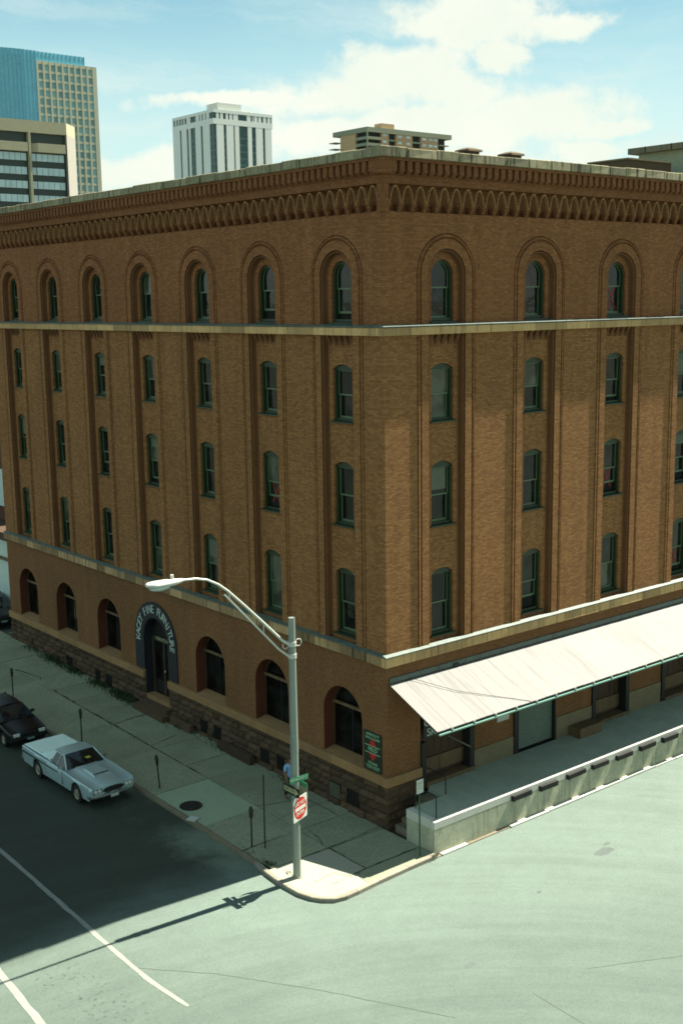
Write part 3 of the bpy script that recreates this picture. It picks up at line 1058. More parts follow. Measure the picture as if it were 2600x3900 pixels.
def rock_face(mat, seed, name):
    rnd = random.Random(seed)
    m = MB()
    rows = []
    nz, nx = 4, 6
    for i in range(nz):
        row = []
        for j in range(nx):
            e = (i in (0, nz - 1)) or (j in (0, nx - 1))
            z = -0.5 + i / (nz - 1)
            x = -0.5 + j / (nx - 1)
            y = -0.5 + (0.28 + rnd.uniform(0, .06) if e else rnd.uniform(0, 0.20))
            row.append((x + (0 if e else rnd.uniform(-.04, .04)), y, z + (0 if e else rnd.uniform(-.05, .05))))
        rows.append(row)
    m.grid(rows)
    bot, top_ = rows[0], rows[-1]
    m.face(*(bot + [(0.5, 0.5, -0.5), (-0.5, 0.5, -0.5)]))
    m.face(*(top_[::-1] + [(-0.5, 0.5, 0.5), (0.5, 0.5, 0.5)]))
    m.face(*([r[0] for r in rows[::-1]] + [(-0.5, 0.5, -0.5), (-0.5, 0.5, 0.5)]))
    m.face(*([r[-1] for r in rows] + [(0.5, 0.5, 0.5), (0.5, 0.5, -0.5)]))
    return m.mesh(name, mat)


ST = {}
for nm, mt in (("belt_stone", STONE), ("stained_belt_stone", STONE_D), ("coping_stone", COPING), ("water_table_stone", STONE_W)):
    ST[nm] = [bevel_box(mt, k, nm) for k in range(4)]
ROCK = [rock_face(RUBBLE, 40 + k, "foundation_stone") for k in range(8)]


def stone_run(name, F, s0, s1, y0, y1, z0, z1, ln, gap=0.008, jit=0.25, yj=0.0, zj=0.0, rnd=random):
    s = s0
    while s < s1 - 0.05:
        e = s + ln * rnd.uniform(1 - jit, 1 + jit)
        if s1 - e < ln * 0.4:
            e = s1
        yy = y0 - rnd.uniform(0, yj)
        zz = z1 + rnd.uniform(-zj, zj)
        o = link(name, rnd.choice(ST[name]), WH, at(F, (s + e) / 2, (z0 + zz) / 2, (yy + y1) / 2), frot(F), (e - s - gap, y1 - yy, zz - z0))
        s = e


def facade_run(name, y0, y1, z0, z1, ln, ends={}, **kw):
    stone_run(name, 'R', y0, LEN['R'], y0, y1, z0, z1, ln, **kw)
    stone_run(name, 'L', -LEN['L'] + (y0 if kw.get('x') else 0) - 0.0, -0.004, y0, y1, z0, z1, ln, **{k: v for k, v in kw.items() if k != 'x'})


facade_run("belt_stone", -0.16, 0.10, Z_BELT_B, Z_BELT, 1.35)
stone_run("belt_stone", 'R', -0.15, LEN['R'], -0.15, 0.10, Z_LOW_B, Z_LOW_T, 1.15)
stone_run("stained_belt_stone", 'L', -LEN['L'], -0.004, -0.15, 0.10, Z_LOW_B, Z_LOW_T, 0.85)
facade_run("coping_stone", -0.42, 0.35, Z_TOP + 0.02, 22.52, 1.05, gap=0.03, yj=0.02, zj=0.02)
for zt, dp in ((Z_BELT, 0.175), (Z_LOW_T, 0.165)):
    for F in 'LR':
        m = MB()
        a, b = (-dp, LEN['R']) if F == 'R' else (-LEN['L'], -0.003)
        m.add([(a, -dp, zt + 0.012), (b, -dp, zt + 0.012), (b, 0.02, zt + 0.012), (a, 0.02, zt + 0.012),
               (a, -dp, zt + 0.04), (b, -dp, zt + 0.04), (b, 0.02, zt + 0.10), (a, 0.02, zt + 0.10)],
              [(0, 3, 2, 1), (4, 5, 6, 7), (0, 1, 5, 4), (1, 2, 6, 5), (2, 3, 7, 6), (3, 0, 4, 7)])
        put("flashing", m, FLASH, F)

# water table stones (the doorway interrupts them on the street side)
DOOR_C = bays('L')[3]
stone_run("water_table_stone", 'R', -0.14, 1.50, -0.14, 0.08, 1.57, 1.90, 0.8)
stone_run("water_table_stone", 'L', DOOR_C + 1.0, -0.004, -0.14, 0.08, 1.57, 1.90, 1.5)
stone_run("water_table_stone", 'L', -LEN['L'], DOOR_C - 1.0, -0.14, 0.08, 1.57, 1.90, 1.5)
VENTS = [(-2.20, -1.50), (-3.15, -2.52), (-7.45, -6.84), (-6.36, -5.85), (-11.75, -11.2), (-10.75, -10.2), (-19.9, -19.3), (-20.9, -20.4), (-23.9, -23.3)]
courses = [-0.05, 0.28, 0.56, 0.84, 1.10, 1.35, 1.57]
rr_ = random.Random(3)
for ci in range(6):
    z0, z1 = courses[ci], courses[ci + 1]
    blocks = [(DOOR_C - 1.0, DOOR_C + 1.0)]
    if ci in (1, 2):
        blocks += VENTS
    blocks.sort()
    segs = []
    s = -LEN['L']
    for a, b in blocks:
        segs.append((s, a))
        s = b
    segs.append((s, 0.0))
    for a, b in segs:
        s = a
        while s < b - 0.03:
            e = s + rr_.uniform(0.42, 0.98)
            if b - e < 0.3:
                e = b
            if z1 > gz(-s) - 0.05:
                dp = rr_.uniform(0.05, 0.13)
                link("foundation_stone", rr_.choice(ROCK), WH, at('L', (s + e) / 2, (z0 + z1) / 2, (-dp + 0.12) / 2), frot('L'), (e - s - 0.016, dp + 0.12, z1 - z0 - 0.016))
            s = e
    s = 0.0 if True else 0
    s = -0.05
    while s < 1.5:
        e = min(1.55, s + rr_.uniform(0.45, 0.8))
        dp = rr_.uniform(0.06, 0.10)
        if e - s > 0.15:
            link("foundation_stone", rr_.choice(ROCK), WH, at('R', (s + e) / 2, (z0 + z1) / 2, (-dp + 0.12) / 2), frot('R'), (e - s - 0.016, dp + 0.12, z1 - z0 - 0.016))
        s = e
m = MB()
m.face((-LEN['L'], 0.03, -0.5), (DOOR_C - 1.0, 0.03, -0.5), (DOOR_C - 1.0, 0.03, 1.6), (-LEN['L'], 0.03, 1.6))
m.face((DOOR_C + 1.0, 0.03, -0.5), (-0.03, 0.03, -0.5), (-0.03, 0.03, 1.6), (DOOR_C + 1.0, 0.03, 1.6))
put("foundation_wall", m, JOINT, 'L')
m = MB()
m.face((0.03, 0.03, -0.5), (1.55, 0.03, -0.5), (1.55, 0.03, 1.6), (0.03, 0.03, 1.6))
put("foundation_wall", m, JOINT, 'R')
for k, (a, b) in enumerate(VENTS):
    v = MB()
    v.box(a + 0.02, b - 0.02, -0.005, 0.02, 0.29, 0.83)
    vo_ = put("basement_vent", v, DARK, 'L')
    gm = MB()
    if k == 1:
        for j in range(8):
            gm.box(a + 0.02, b - 0.02, -0.05, -0.02, 0.31 + j * 0.065, 0.34 + j * 0.065)
    else:
        for j in range(5):
            x = a + 0.08 + j * (b - a - 0.16) / 4
            gm.box(x - 0.010, x + 0.010, -0.035, -0.015, 0.29, 0.83)
    gr = make("grille", gm, BLACKM, vo_)
    if k == 1:
        gr.data.materials[0] = SIGNBACK

# stone kerb of the basement areaway and steps at the door
for a, b in ((-9.95, -7.65), (-13.6, -12.0)):
    m = MB()
    m.box(a, b, -0.38, -0.20, -0.1, 0.42 + gz(-a) * 0.5)
    put("areaway_kerb", m, RUBBLE, 'L')
for k in range(3):
    m = MB()
    m.box(DOOR_C - 1.0 - 0.25 * (2 - k) * 0.6, DOOR_C + 1.0 + 0.25 * (2 - k) * 0.6, -0.62 + 0.30 * k, 0.42, -0.1, 0.45 + 0.2 * k)
    m2 = m
    put("door_step", m2, RUBBLE if k < 2 else STONE_W, 'L')

# --- ground storey, street side
gw = MB()
rev = MB()
gcs = sorted(bays('L'))
mids = [-LEN['L']] + [(a + b) / 2 for a, b in zip(gcs[:-1], gcs[1:])] + [0.0]
GH, GS, GZ = 1.07, 3.47, 1.88
for i, c in enumerate(gcs):
    door = abs(c - DOOR_C) < 0.1
    o = arc_out(c, GH if not door else 1.0, GZ if not door else 0.2, GS if not door else 3.44, 20)
    panel(gw, mids[i], mids[i + 1], 1.6 if not door else 0.2, Z_LOW_B + 0.05, o, 0)
    rev = MB()
    reveal(rev, o, 0, 0.42, bottom=False)
    put("arch_reveal", rev, REVEAL if not door else DARKPAINT, 'L')
put("wall", gw, BRICK_G, 'L')


def arched_window(c, F='L'):
    m = MB()
    ring(m, arc_out(0, GH, GZ, GS, 18), arc_out(0, GH - 0.08, GZ + 0.12, GS, 18), 0.42, 0.50)
    o = link("arched_window", m.mesh("arched_window", WOOD), WH, at(F, c), frot(F))
    m = MB()
    m.box(-GH + 0.02, GH - 0.02, 0.38, 0.48, GS + 0.18, GS + 0.28)
    make("transom", m, WOOD2, o)
    m = MB()
    m.box(-0.025, 0.025, 0.455, 0.48, GZ + 0.1, GS + 0.18)
    make("mullion", m, DARK, o)
    for sd in (-1, 1):
        m = MB()
        a, b = (-GH + 0.05, -0.02) if sd < 0 else (0.02, GH - 0.05)
        m.face((a, 0.47, GZ + 0.1), (b, 0.47, GZ + 0.1), (b, 0.47, GS + 0.2), (a, 0.47, GS + 0.2))
        make("pane", m, PANE_D, o)
    m = MB()
    q = [p for p in arc_out(0, GH - 0.05, GS, GS, 18) if p[1] >= GS + 0.24]
    m.face(*[(p[0], 0.47, p[1]) for p in q])
    make("pane", m, PANE_D, o)
    m = MB()
    m.add([(-GH + .003, -0.02, GZ - 0.08), (GH - .003, -0.02, GZ - 0.08), (GH - .003, 0.46, GZ - 0.08), (-GH + .003, 0.46, GZ - 0.08),
           (-GH + .003, -0.02, GZ + 0.025), (GH - .003, -0.02, GZ + 0.025), (GH - .003, 0.46, GZ + 0.13), (-GH + .003, 0.46, GZ + 0.13)],
          [(0, 3, 2, 1), (4, 5, 6, 7), (0, 1, 5, 4), (1, 2, 6, 5), (2, 3, 7, 6), (3, 0, 4, 7)])
    make("sill", m, STONE_W, o)


for c in gcs:
    if abs(c - DOOR_C) > 0.1:
        arched_window(c)

# painted archway, doorway and its lettering
m = MB()
sweep(m, DOOR_C, 1.95, 3.44, [(1.74, 0.0), (1.74, -0.05), (1.05, -0.05), (1.0, -0.03), (1.0, 0.03)], 28)
arch = put("painted_archway", m, DARKPAINT, 'L')
chars = "KACEY FINE FURNITURE"
rad = 1.40
span0, span1 = math.radians(183), math.radians(-3)
lm_v, lm_f = [], []
for i, ch in enumerate(chars):
    if ch == ' ':
        continue
    tt = text_mesh(ch, 0.50, LETTER, 0.008)
    ang = span0 + (span1 - span0) * i / (len(chars) - 1)
    ca, sa = math.cos(ang - PI / 2), math.sin(ang - PI / 2)
    off = len(lm_v)
    for v in tt.vertices:
        x = v.co.x * 0.88
        y = v.co.y * 1.0
        px = math.cos(ang) * rad + x * ca - y * sa
        pz = math.sin(ang) * rad + x * sa + y * ca
        lm_v.append((DOOR_C + px, -0.062 - v.co.z, 3.44 + pz))
    for p_ in tt.polygons:
        lm_f.append(tuple(off + k for k in p_.vertices))
me = bpy.data.meshes.new("lettering")
me.from_pydata(lm_v, [], lm_f)
me.materials.append(LETTER)
link("lettering", me, arch)

m = MB()
m.box(-0.98, 0.98, 0.42, 0.50, 0.9, 4.6)
door = link("entrance_door", m.mesh("entrance_door", DARK), WH, at('L', DOOR_C), frot('L'))
m = MB()
for a, b in ((-0.98, -0.86), (-0.05, 0.05), (0.86, 0.98)):
    m.box(a, b, 0.36, 0.43, 0.9, 3.3)
m.box(-0.98, 0.98, 0.36, 0.43, 3.3, 3.42)
make("frame", m, WOOD, door)
for a, b in ((-0.84, -0.07), (0.07, 0.84)):
    m = MB()
    m.face((a, 0.41, 1.5), (b, 0.41, 1.5), (b, 0.41, 3.2), (a, 0.41, 3.2))
    make("pane", m, PANE_D, door)
m = MB()
m.tube([(0.12, 0.34, 2.02), (0.12, 0.30, 2.02)], 0.05, 10)
make("handle", m, CREAM, door)
m = MB()
m.box(-0.75, 0.85, 0.30, 0.35, 3.32, 3.52)
sgn_o = make("transom_sign", m, SIGNDG, door)
tm = text_mesh("FURNITURE", 0.22, CREAM, 0.003)
link("lettering", tm, door, (0.05, 0.295, 3.42), (PI / 2, 0, 0))

# --- ground storey, dock side
gw = MB()
openings = [(1.52, 4.10, 3.75), (6.45, 8.52, 3.55), (10.70, 13.02, 3.75), (15.20, 17.80, 3.75), (19.6, 22.0, 3.75)]
s = 0.0
for a, b, zt in openings:
    gw.face((s, 0, -0.2), (a, 0, -0.2), (a, 0, Z_LOW_B + 0.05), (s, 0, Z_LOW_B + 0.05))
    gw.face((a, 0, zt), (b, 0, zt), (b, 0, Z_LOW_B + 0.05), (a, 0, Z_LOW_B + 0.05))
    s = b
gw.face((s, 0, -0.2), (LEN['R'], 0, -0.2), (LEN['R'], 0, Z_LOW_B + 0.05), (s, 0, Z_LOW_B + 0.05))
put("wall", gw, BRICK_G, 'R')
for k, (a, b, zt) in enumerate(openings):
    if k == 1:
        m = MB()
        m.box(a, b, 0.16, 0.22, 1.0, zt)
        rd = put("roller_door", m, DARK, 'R')
        sl = MB()
        sl.add([(a + 0.02, 0.13, 0), (b - 0.02, 0.13, 0), (b - 0.02, 0.105, 0.045), (a + 0.02, 0.105, 0.045), (b - 0.02, 0.13, 0.084), (a + 0.02, 0.13, 0.084),
                (a + 0.02, 0.16, 0), (b - 0.02, 0.16, 0), (b - 0.02, 0.16, 0.084), (a + 0.02, 0.16, 0.084)],
               [(0, 1, 2, 3), (3, 2, 4, 5), (6, 9, 8, 7), (0, 6, 7, 1), (5, 4, 8, 9)])
        slm = sl.mesh("slat", DOORG)
        z = 1.16
        while z < zt - 0.08:
            link("slat", slm, rd, (0, 0, z))
            z += 0.088
        m = MB()
        m.box(a - 0.24, a - 0.003, -0.07, 0.15, 1.1, zt)
        make("door_post", m, BLACKM, rd)
        m = MB()
        m.box(b - 0.02, b + 0.05, -0.03, 0.12, 1.1, zt)
        make("door_guide", m, BLACKM, rd)
        continue
    m = MB()
    m.box(a, b, 0.34, 0.40, 1.0, zt)
    ld = put("loading_door", m, WOOD, 'R')
    n = 6
    wd = (b - a - 0.44) / n
    for j in range(n):
        bm_ = MB()
        bm_.box(a + 0.22 + j * wd + 0.008, a + 0.22 + (j + 1) * wd - 0.008, 0.305, 0.34, 2.0, zt)
        make("plank", bm_, WOOD, ld)
    bm_ = MB()
    bm_.box(a + 0.22, b - 0.22, 0.27, 0.335, 1.42, 1.96)
    make("kick_board", bm_, WOOD2, ld)
    for x0, x1 in ((a + .002, a + 0.21), (b - 0.23, b - .002)):
        bm_ = MB()
        bm_.box(x0, x1, -0.08, 0.33, 1.12 if x0 < b - .5 else 1.2, 3.0 if k != 0 else 2.75)
        make("jamb_guard", bm_, BLACKM, ld)
    bm_ = MB()
    bm_.box(a + 0.24, b + 0.02, -0.12 - .001, 0.30, 1.05, 1.27)
    make("threshold", bm_, WOOD2, ld)
m = MB()
m.box(4.12, 6.18, -0.05, 0.03, 1.05, 1.84)
put("plinth", m, PLINTH, 'R')
m = MB()
m.box(8.60, 10.68, -0.05, 0.03, 1.05, 2.0)
put("plinth", m, PLINTH, 'R')
m = MB()
m.box(13.06, 15.15, -0.05, 0.03, 1.05, 2.0)
put("plinth", m, PLINTH, 'R')
m = MB()
m.box(17.85, 19.5, -0.05, 0.03, 1.05, 2.0)
put("plinth", m, PLINTH, 'R')
m = MB()
m.box(5.33, 5.95, -0.03, 0.02, 2.58, 2.82)
pl = put("wall_plaque", m, SIGNW, 'R', None)
tag(pl, "small pale plaque fixed to the brick beside the roller door", "sign")
m = MB()
m.box(1.64, 2.85, -0.045, -0.015, 2.85, 3.68)
ds = put("door_sign", m, SIGNK, 'R', None)
tag(ds, "black sign with white letters at the first loading door under the canopy corner", "sign")
for s_, zz in (("OLD", 3.44), ("SKI", 3.06)):
    link("lettering", text_mesh(s_, 0.40, LETTER, 0.004), ds, (2.05, -0.05, zz), (PI / 2, 0, 0))
m = MB()
m.tube([(2.75, -0.1, 2.75), (2.95, -1.0, 2.55)], 0.03, 6)
m2 = make("door_lever", m, SIGNBACK, ds)

# --- frieze and cornice
w_ = 0.535
fa = MB()
N = 12
def rib(a_):
    return (w_ / 2 - 0.035) * math.cos(a_), 0.43 * math.sin(a_)
outl, inl = [], []
for k in range(N + 1):
    t_ = -math.cos(PI * k / N)
    outl.append(((w_ / 2 - 0.002) * t_, 20.86 + 0.565 * (1 - abs(t_) ** 2.1)))
    inl.append(((w_ / 2 - 0.046) * t_, 20.86 + 0.505 * (1 - abs(t_) ** 2.3)))
for k in range(N):
    a, b, c_, d = outl[k], outl[k + 1], inl[k + 1], inl[k]
    fa.face((a[0], -0.14, a[1]), (b[0], -0.14, b[1]), (c_[0], -0.14, c_[1]), (d[0], -0.14, d[1]))
    fa.face((d[0], -0.14, d[1]), (c_[0], -0.14, c_[1]), (c_[0], -0.04, c_[1]), (d[0], -0.04, d[1]))
    fa.face((a[0], -0.14, a[1]), (b[0], -0.14, b[1]), (b[0], -0.04, b[1]), (a[0], -0.04, a[1]))
    fa.face((a[0], -0.04, a[1]), (b[0], -0.04, b[1]), (c_[0], -0.04, c_[1]), (d[0], -0.04, d[1]))
ARCH = fa.mesh("arcade_arch", BRICK_L)
cb = MB()
for j in range(4):
    hw_ = 0.045 + 0.018 * j
    cb.box(-hw_, hw_, -0.03 - 0.03 * j, 0.12, 20.60 + 0.066 * j, 20.664 + 0.066 * j)
CORB = cb.mesh("corbel", BRICK_F)
mo = MB()
mo.box(-0.098, 0.098, -0.315, -0.05, 21.80, 22.128)
mo.box(-0.098, 0.098, -0.26, -0.05, 21.742, 21.798)
MODI = mo.mesh("cornice_bracket", BRICK_F)
for F in 'LR':
    L = LEN[F]
    lo, hi = (0.0, L) if F == 'R' else (-L, 0.0)
    m = MB()
    m.face((lo, 0, 21.42), (hi, 0, 21.42), (hi, 0, 22.2), (lo, 0, 22.2))
    m.face((lo, 0.19, 20.62), (hi, 0.19, 20.62), (hi, 0.19, 21.46), (lo, 0.19, 21.46))
    m.face((lo, 0.0, 20.62), (hi, 0.0, 20.62), (hi, 0.26, 20.62), (lo, 0.26, 20.62))
    m.face((lo, 0.0, 21.45), (hi, 0.0, 21.45), (hi, 0.26, 21.45), (lo, 0.26, 21.45))
    put("frieze_wall", m, BRICK_F, F)
    e0 = 0.12
    n = int((L - 2 * e0) / w_)
    pad = (L - n * w_) / 2
    if F == 'R':
        start = 0.135
    else:
        start = -0.075 - n * w_
    for k in range(n):
        link("arcade_arch", ARCH, WH, at(F, start + (k + 0.5) * w_), frot(F))
        link("corbel", CORB, WH, at(F, start + k * w_), frot(F))
    m = MB()
    a, b = (-0.16, hi) if F == 'R' else (lo, -0.002)
    m.box(a, b, -0.16, -0.002, 21.452, 21.70)
    m.box(a - (0.03 if F == 'R' else 0), b, -0.19, 0.0, 21.702, 21.738)
    put("frieze_band", m, BRICK_F, F)
    # square corner pier of the frieze
    m = MB()
    if F == 'R':
        m.box(-0.14, 0.125, -0.14, 0.14, 20.60, 21.449)
    else:
        m.box(-0.07, -0.001, -0.139, 0.14, 20.60, 21.449)
    put("frieze_pier", m, BRICK_F, F)
    step = 0.325
    s = lo + (0.02 if F == 'R' else 0.1)
    s = 0.22 if F == 'R' else -0.22 - step * int((L - 0.4) / step)
    while s < hi - 0.1 and (F == 'R' or s <= -0.21):
        link("cornice_bracket", MODI, WH, at(F, s), frot(F))
        s += step
    m = MB()
    a, b = (-0.34, hi) if F == 'R' else (lo, -0.003)
    m.box(a, b, -0.34, 0.02, 22.13, 22.215)
    if F == 'R':
        m.box(-0.33, 0.10, -0.33, -0.004, 21.74, 22.128)
    else:
        m.box(-0.09, -0.006, -0.33, -0.004, 21.74, 22.128)
    put("cornice_course", m, BRICK_F, F)

# roof and the two walls nobody sees from here
m = MB()
m.box(0.05, LEN['R'], 0.05, LEN['L'], 22.05, 22.32)
make("roof", m, ROOFM, WH)
m = MB()
m.face((LEN['R'], 0, -0.5), (LEN['R'], LEN['L'], -0.5), (LEN['R'], LEN['L'], 22.5), (LEN['R'], 0, 22.5))
m.face((0, LEN['L'], -0.5), (LEN['R'], LEN['L'], -0.5), (LEN['R'], LEN['L'], 22.5), (0, LEN['L'], 22.5))
make("party_wall", m, BRICK, WH)

# rooftop
for x0, x1, lb in ((6.45, 7.50, "low capped roof vent nearest the roof corner"), (8.69, 9.78, "low capped roof vent beside the brown roof house side")):
    v = thing("roof_vent", lb, "roof vent", ((x0 + x1) / 2, 3.2, 22.32), 0, "roof vents behind the parapet")
    h = 0.37
    m = MB().box(-h * 0.75, h * 0.75, -h * 0.75, h * 0.75, 0, 0.86)
    make("vent_body", m, PENTH, v)
    m = MB()
    b_ = [(-h, -h, 0.82), (h, -h, 0.82), (h, h, 0.82), (-h, h, 0.82)]
    t_ = [(-h * .95, -h * .95, 0.89), (h * .95, -h * .95, 0.89), (h * .95, h * .95, 0.89), (-h * .95, h * .95, 0.89)]
    p_ = [(-h * .4, -h * .4, 0.97), (h * .4, -h * .4, 0.97), (h * .4, h * .4, 0.97), (-h * .4, h * .4, 0.97)]
    m.grid([b_, t_, p_], True)
    m.face(*b_[::-1])
    m.face(*p_)
    make("vent_cap", m, PENTH, v)
bpy.data.objects["roof_vent"]['label'] = "capped roof vent nearer the warehouse roof corner"
bpy.data.objects["roof_vent.001"]['label'] = "capped roof vent farther along, toward the brown brick penthouse"
ph = thing("roof_penthouse", "low brown brick penthouse on the warehouse roof", "penthouse", (19.93, 6.0, 22.32))
m = MB().box(0, 3.2, 0, 2.26, 0, 1.62)
make("wall", m, PENTH, ph)
m = MB().box(-0.05, 3.25, -0.05, 2.31, 1.62, 1.69)
make("coping", m, PLINTH, ph)
nb = thing("rendered_building", "grey green rendered building with a dark overhanging eave beyond the warehouse roof", "building", (24.2, 8.67, 0))
m = MB().box(0, 9, -3.6, 0, -0.5, 24.68)
make("wall", m, CONCB, nb)
m = MB().box(-0.32, 9.3, -3.9, 0.42, 24.68, 24.96)
make("eave", m, CONCD, nb)
for k in range(3):
    m = MB().box(-0.36, -0.322, -0.62 - k * 1.5, -0.60 - k * 1.5, 24.66, 24.97)
    make("eave_seam", m, BLACKM, nb)

# ------------------------------------------------------------------ loading dock
dock = thing("loading_dock", "long raised concrete loading dock with black rubber bumpers along its edge", "loading dock")
XE = 24.0
FY = -2.28
m = MB()
m.add([(0.02, FY + 0.18, 1.03), (XE, FY + 0.18, 1.03), (XE, -0.95, 1.085), (0.02, -0.95, 1.085)], [(0, 1, 2, 3)])
m.add([(1.82, -0.95, 1.085), (XE, -0.95, 1.085), (XE, -0.055, 1.13), (1.82, -0.055, 1.13)], [(0, 1, 2, 3)])
m.face((1.82, -0.95, 0), (1.82, -0.055, 0), (1.82, -0.055, 1.13), (1.82, -0.95, 1.085))
m.face((0.02, -0.95, 0), (1.82, -0.95, 0), (1.82, -0.95, 1.085), (0.02, -0.95, 1.085))
make("dock_floor", m, DOCK, dock)
m = MB()
m.box(0, XE, FY, FY + 0.2, -0.4, 0.80)
m.box(-0.001, 0.2, FY + 0.2, -0.95, -0.4, 0.80)
make("dock_wall", m, DOCKW, dock)
xs = 0.0
while xs < XE:
    xe = min(XE, xs + U(2.4, 3.2))
    m = MB()
    ch = 0.02
    m.add([(xs + .004, FY - 0.004, 0.80), (xe - .004, FY - 0.004, 0.80), (xe - .004, FY + 0.19, 0.80), (xs + .004, FY + 0.19, 0.80),
           (xs + .004, FY - 0.004, 1.06 - ch), (xe - .004, FY - 0.004, 1.06 - ch), (xs + .004, FY - 0.004 + ch, 1.06), (xe - .004, FY - 0.004 + ch, 1.06),
           (xe - .004, FY + 0.15, 1.06), (xs + .004, FY + 0.15, 1.06), (xe - .004, FY + 0.19, 1.03), (xs + .004, FY + 0.19, 1.03)],
          [(0, 1, 5, 4), (4, 5, 7, 6), (6, 7, 8, 9), (9, 8, 10, 11), (0, 4, 6, 9, 11, 3), (1, 2, 10, 8, 7, 5), (0, 3, 2, 1)])
    make("edge_beam", m, DOCKEDGE, dock)
    xs = xe
m = MB()
m.box(-0.012, 0.21, FY + 0.192, -0.94, 0.80, 1.09)
make("edge_beam", m, DOCKEDGE, dock)
bp = MB()
bp.box(0, 0.045, -0.16, 0, -0.13, 0.13)
bp.box(0.06, 0.93, -0.15, 0, -0.12, 0.115)
for j in range(7):
    bp.box(0.10 + j * 0.12, 0.105 + j * 0.12, -0.1505, -0.14, -0.115, 0.11)
BUMP = bp.mesh("dock_bumper", RUBBER)
x = 3.65
while x < XE - 1:
    link("dock_bumper", BUMP, dock, (x + U(-.05, .05), FY - 0.006, 0.85 + U(-.018, .018)), (0, U(-.022, .022), U(-.01, .01)), (U(.94, 1.04), U(.8, 1.0), U(.70, .82)))
    x += 1.415
# broken white kerb at the foot of the wall
xs = 0.25
while xs < XE:
    xe = xs + U(0.6, 2.2)
    if R() < 0.8:
        m = MB().box(xs, xe, FY - 0.16 + U(-.02, .02), FY - 0.002, -0.2, U(-0.085, -0.045))
        make("base_kerb", m, DOCKEDGE, dock)
    xs = xe + 0.02
m = MB().box(-0.08, XE, FY - 0.125, FY - 0.001, -0.3, -0.10)
make("base_footing", m, KERB_D, dock)
# stair up from the pavement behind the dock end
for k in range(5):
    m = MB().box(0.22 + k * 0.3, 0.22 + (k + 1) * 0.3, -0.94, -0.12, -0.1, 0.19 + k * 0.18)
    make("stair_step", m, KERB_D, dock)


def handrail(pts, lab):
    m = MB()
    m.tube(pts, 0.021, 8)
    o = make("handrail", m, BLACKM)
    tag(o, lab, "handrail", "iron handrails on the dock")
    return o


handrail([(0.34, -2.02, 1.03), (0.34, -2.02, 1.74), (0.34, -1.97, 1.80), (0.34, -1.10, 1.80), (0.34, -1.03, 1.76), (0.34, -1.02, 1.08)], "black iron handrail at the open end of the dock, behind the white sign")
handrail([(1.84, -0.92, 1.08), (1.84, -0.92, 1.66), (1.84, -0.84, 1.74), (1.84, -0.10, 1.76), (1.84, -0.0, 1.76)], "short black iron handrail beside the first loading door")
m = MB().box(9.3, 10.62, -0.62, -0.06, 1.08, 1.50)
tag(make("timber_step", m, WOOD2), "low brown timber step on the dock beside the second loading door", "step")

# canopy
cn = thing("loading_canopy", "long white sheet metal canopy sloping over the loading dock", "canopy")
ZW, ZE, YE = 5.19, 4.16, -2.33
x = 0.10
k = 0
while x < XE:
    xe = min(XE, x + 0.655)
    m = MB()
    dz = U(-0.004, 0.004)
    de = U(-0.004, 0.004)
    rows_t = []
    for t_ in range(5):
        f_ = t_ / 4
        zz = ZW + (ZE - ZW) * f_ + dz * 4 * f_ * (1 - f_) + de * f_
        yy = -0.01 + YE * f_
        rows_t.append([(x - 0.015, yy, zz - 0.002), (x + 0.03, yy, zz - 0.001), ((x + xe) / 2, yy, zz + U(-.005, .005)), (xe - 0.035, yy, zz + 0.002), (xe + 0.004, yy, zz + 0.010)])
    m.grid(rows_t)
    bot = [[(p[0] + (0.02 if q_ == 0 else 0), p[1], p[2] - 0.03) for q_, p in enumerate(r)] for r in rows_t]
    m.grid(bot)
    m.grid([rows_t[-1], bot[-1]])
    make("roof_sheet", m, CANOPY, cn)
    x = xe
m = MB()
m.box(0.10, XE, -0.05, -0.002, ZW + 0.03, ZW + 0.19)
make("flashing", m, FLASH, cn)
m = MB()
m.box(0.12, XE, YE + 0.04, YE + 0.10, ZE - 0.13, ZE - 0.035)
make("edge_beam", m, CANDARK, cn)
m = MB()
m.box(0.16, XE, YE - 0.05, YE + 0.01, ZE - 0.155, ZE - 0.105)
make("gutter", m, GUTTER, cn)
clip = MB().box(-0.015, 0.015, YE - 0.055, YE + 0.06, ZE - 0.15, ZE - 0.012).mesh("gutter_clip", SIGNW)
x = 0.75
while x < XE:
    link("gutter_clip", clip, cn, (x, 0, 0))
    x += 1.02
x = 0.2
while x < XE:
    m = MB()
    m.tube([(x, -0.03, ZW - 0.10), (x, YE + 0.07, ZE - 0.10)], 0.04, 6)
    make("rafter", m, CANDARK, cn)
    x += 2.3
m = MB()
m.tube([(0.95, -0.05, ZW + 0.06), (2.2, -1.1, 4.76), (4.55, YE, ZE + 0.02)], 0.009, 5)
make("stay_cable", m, BLACKM, cn)
m = MB().box(3.05, 3.3, -0.09, -0.045, ZW - 0.01, ZW + 0.12)
make("vent_flap", m, CANDARK, cn)

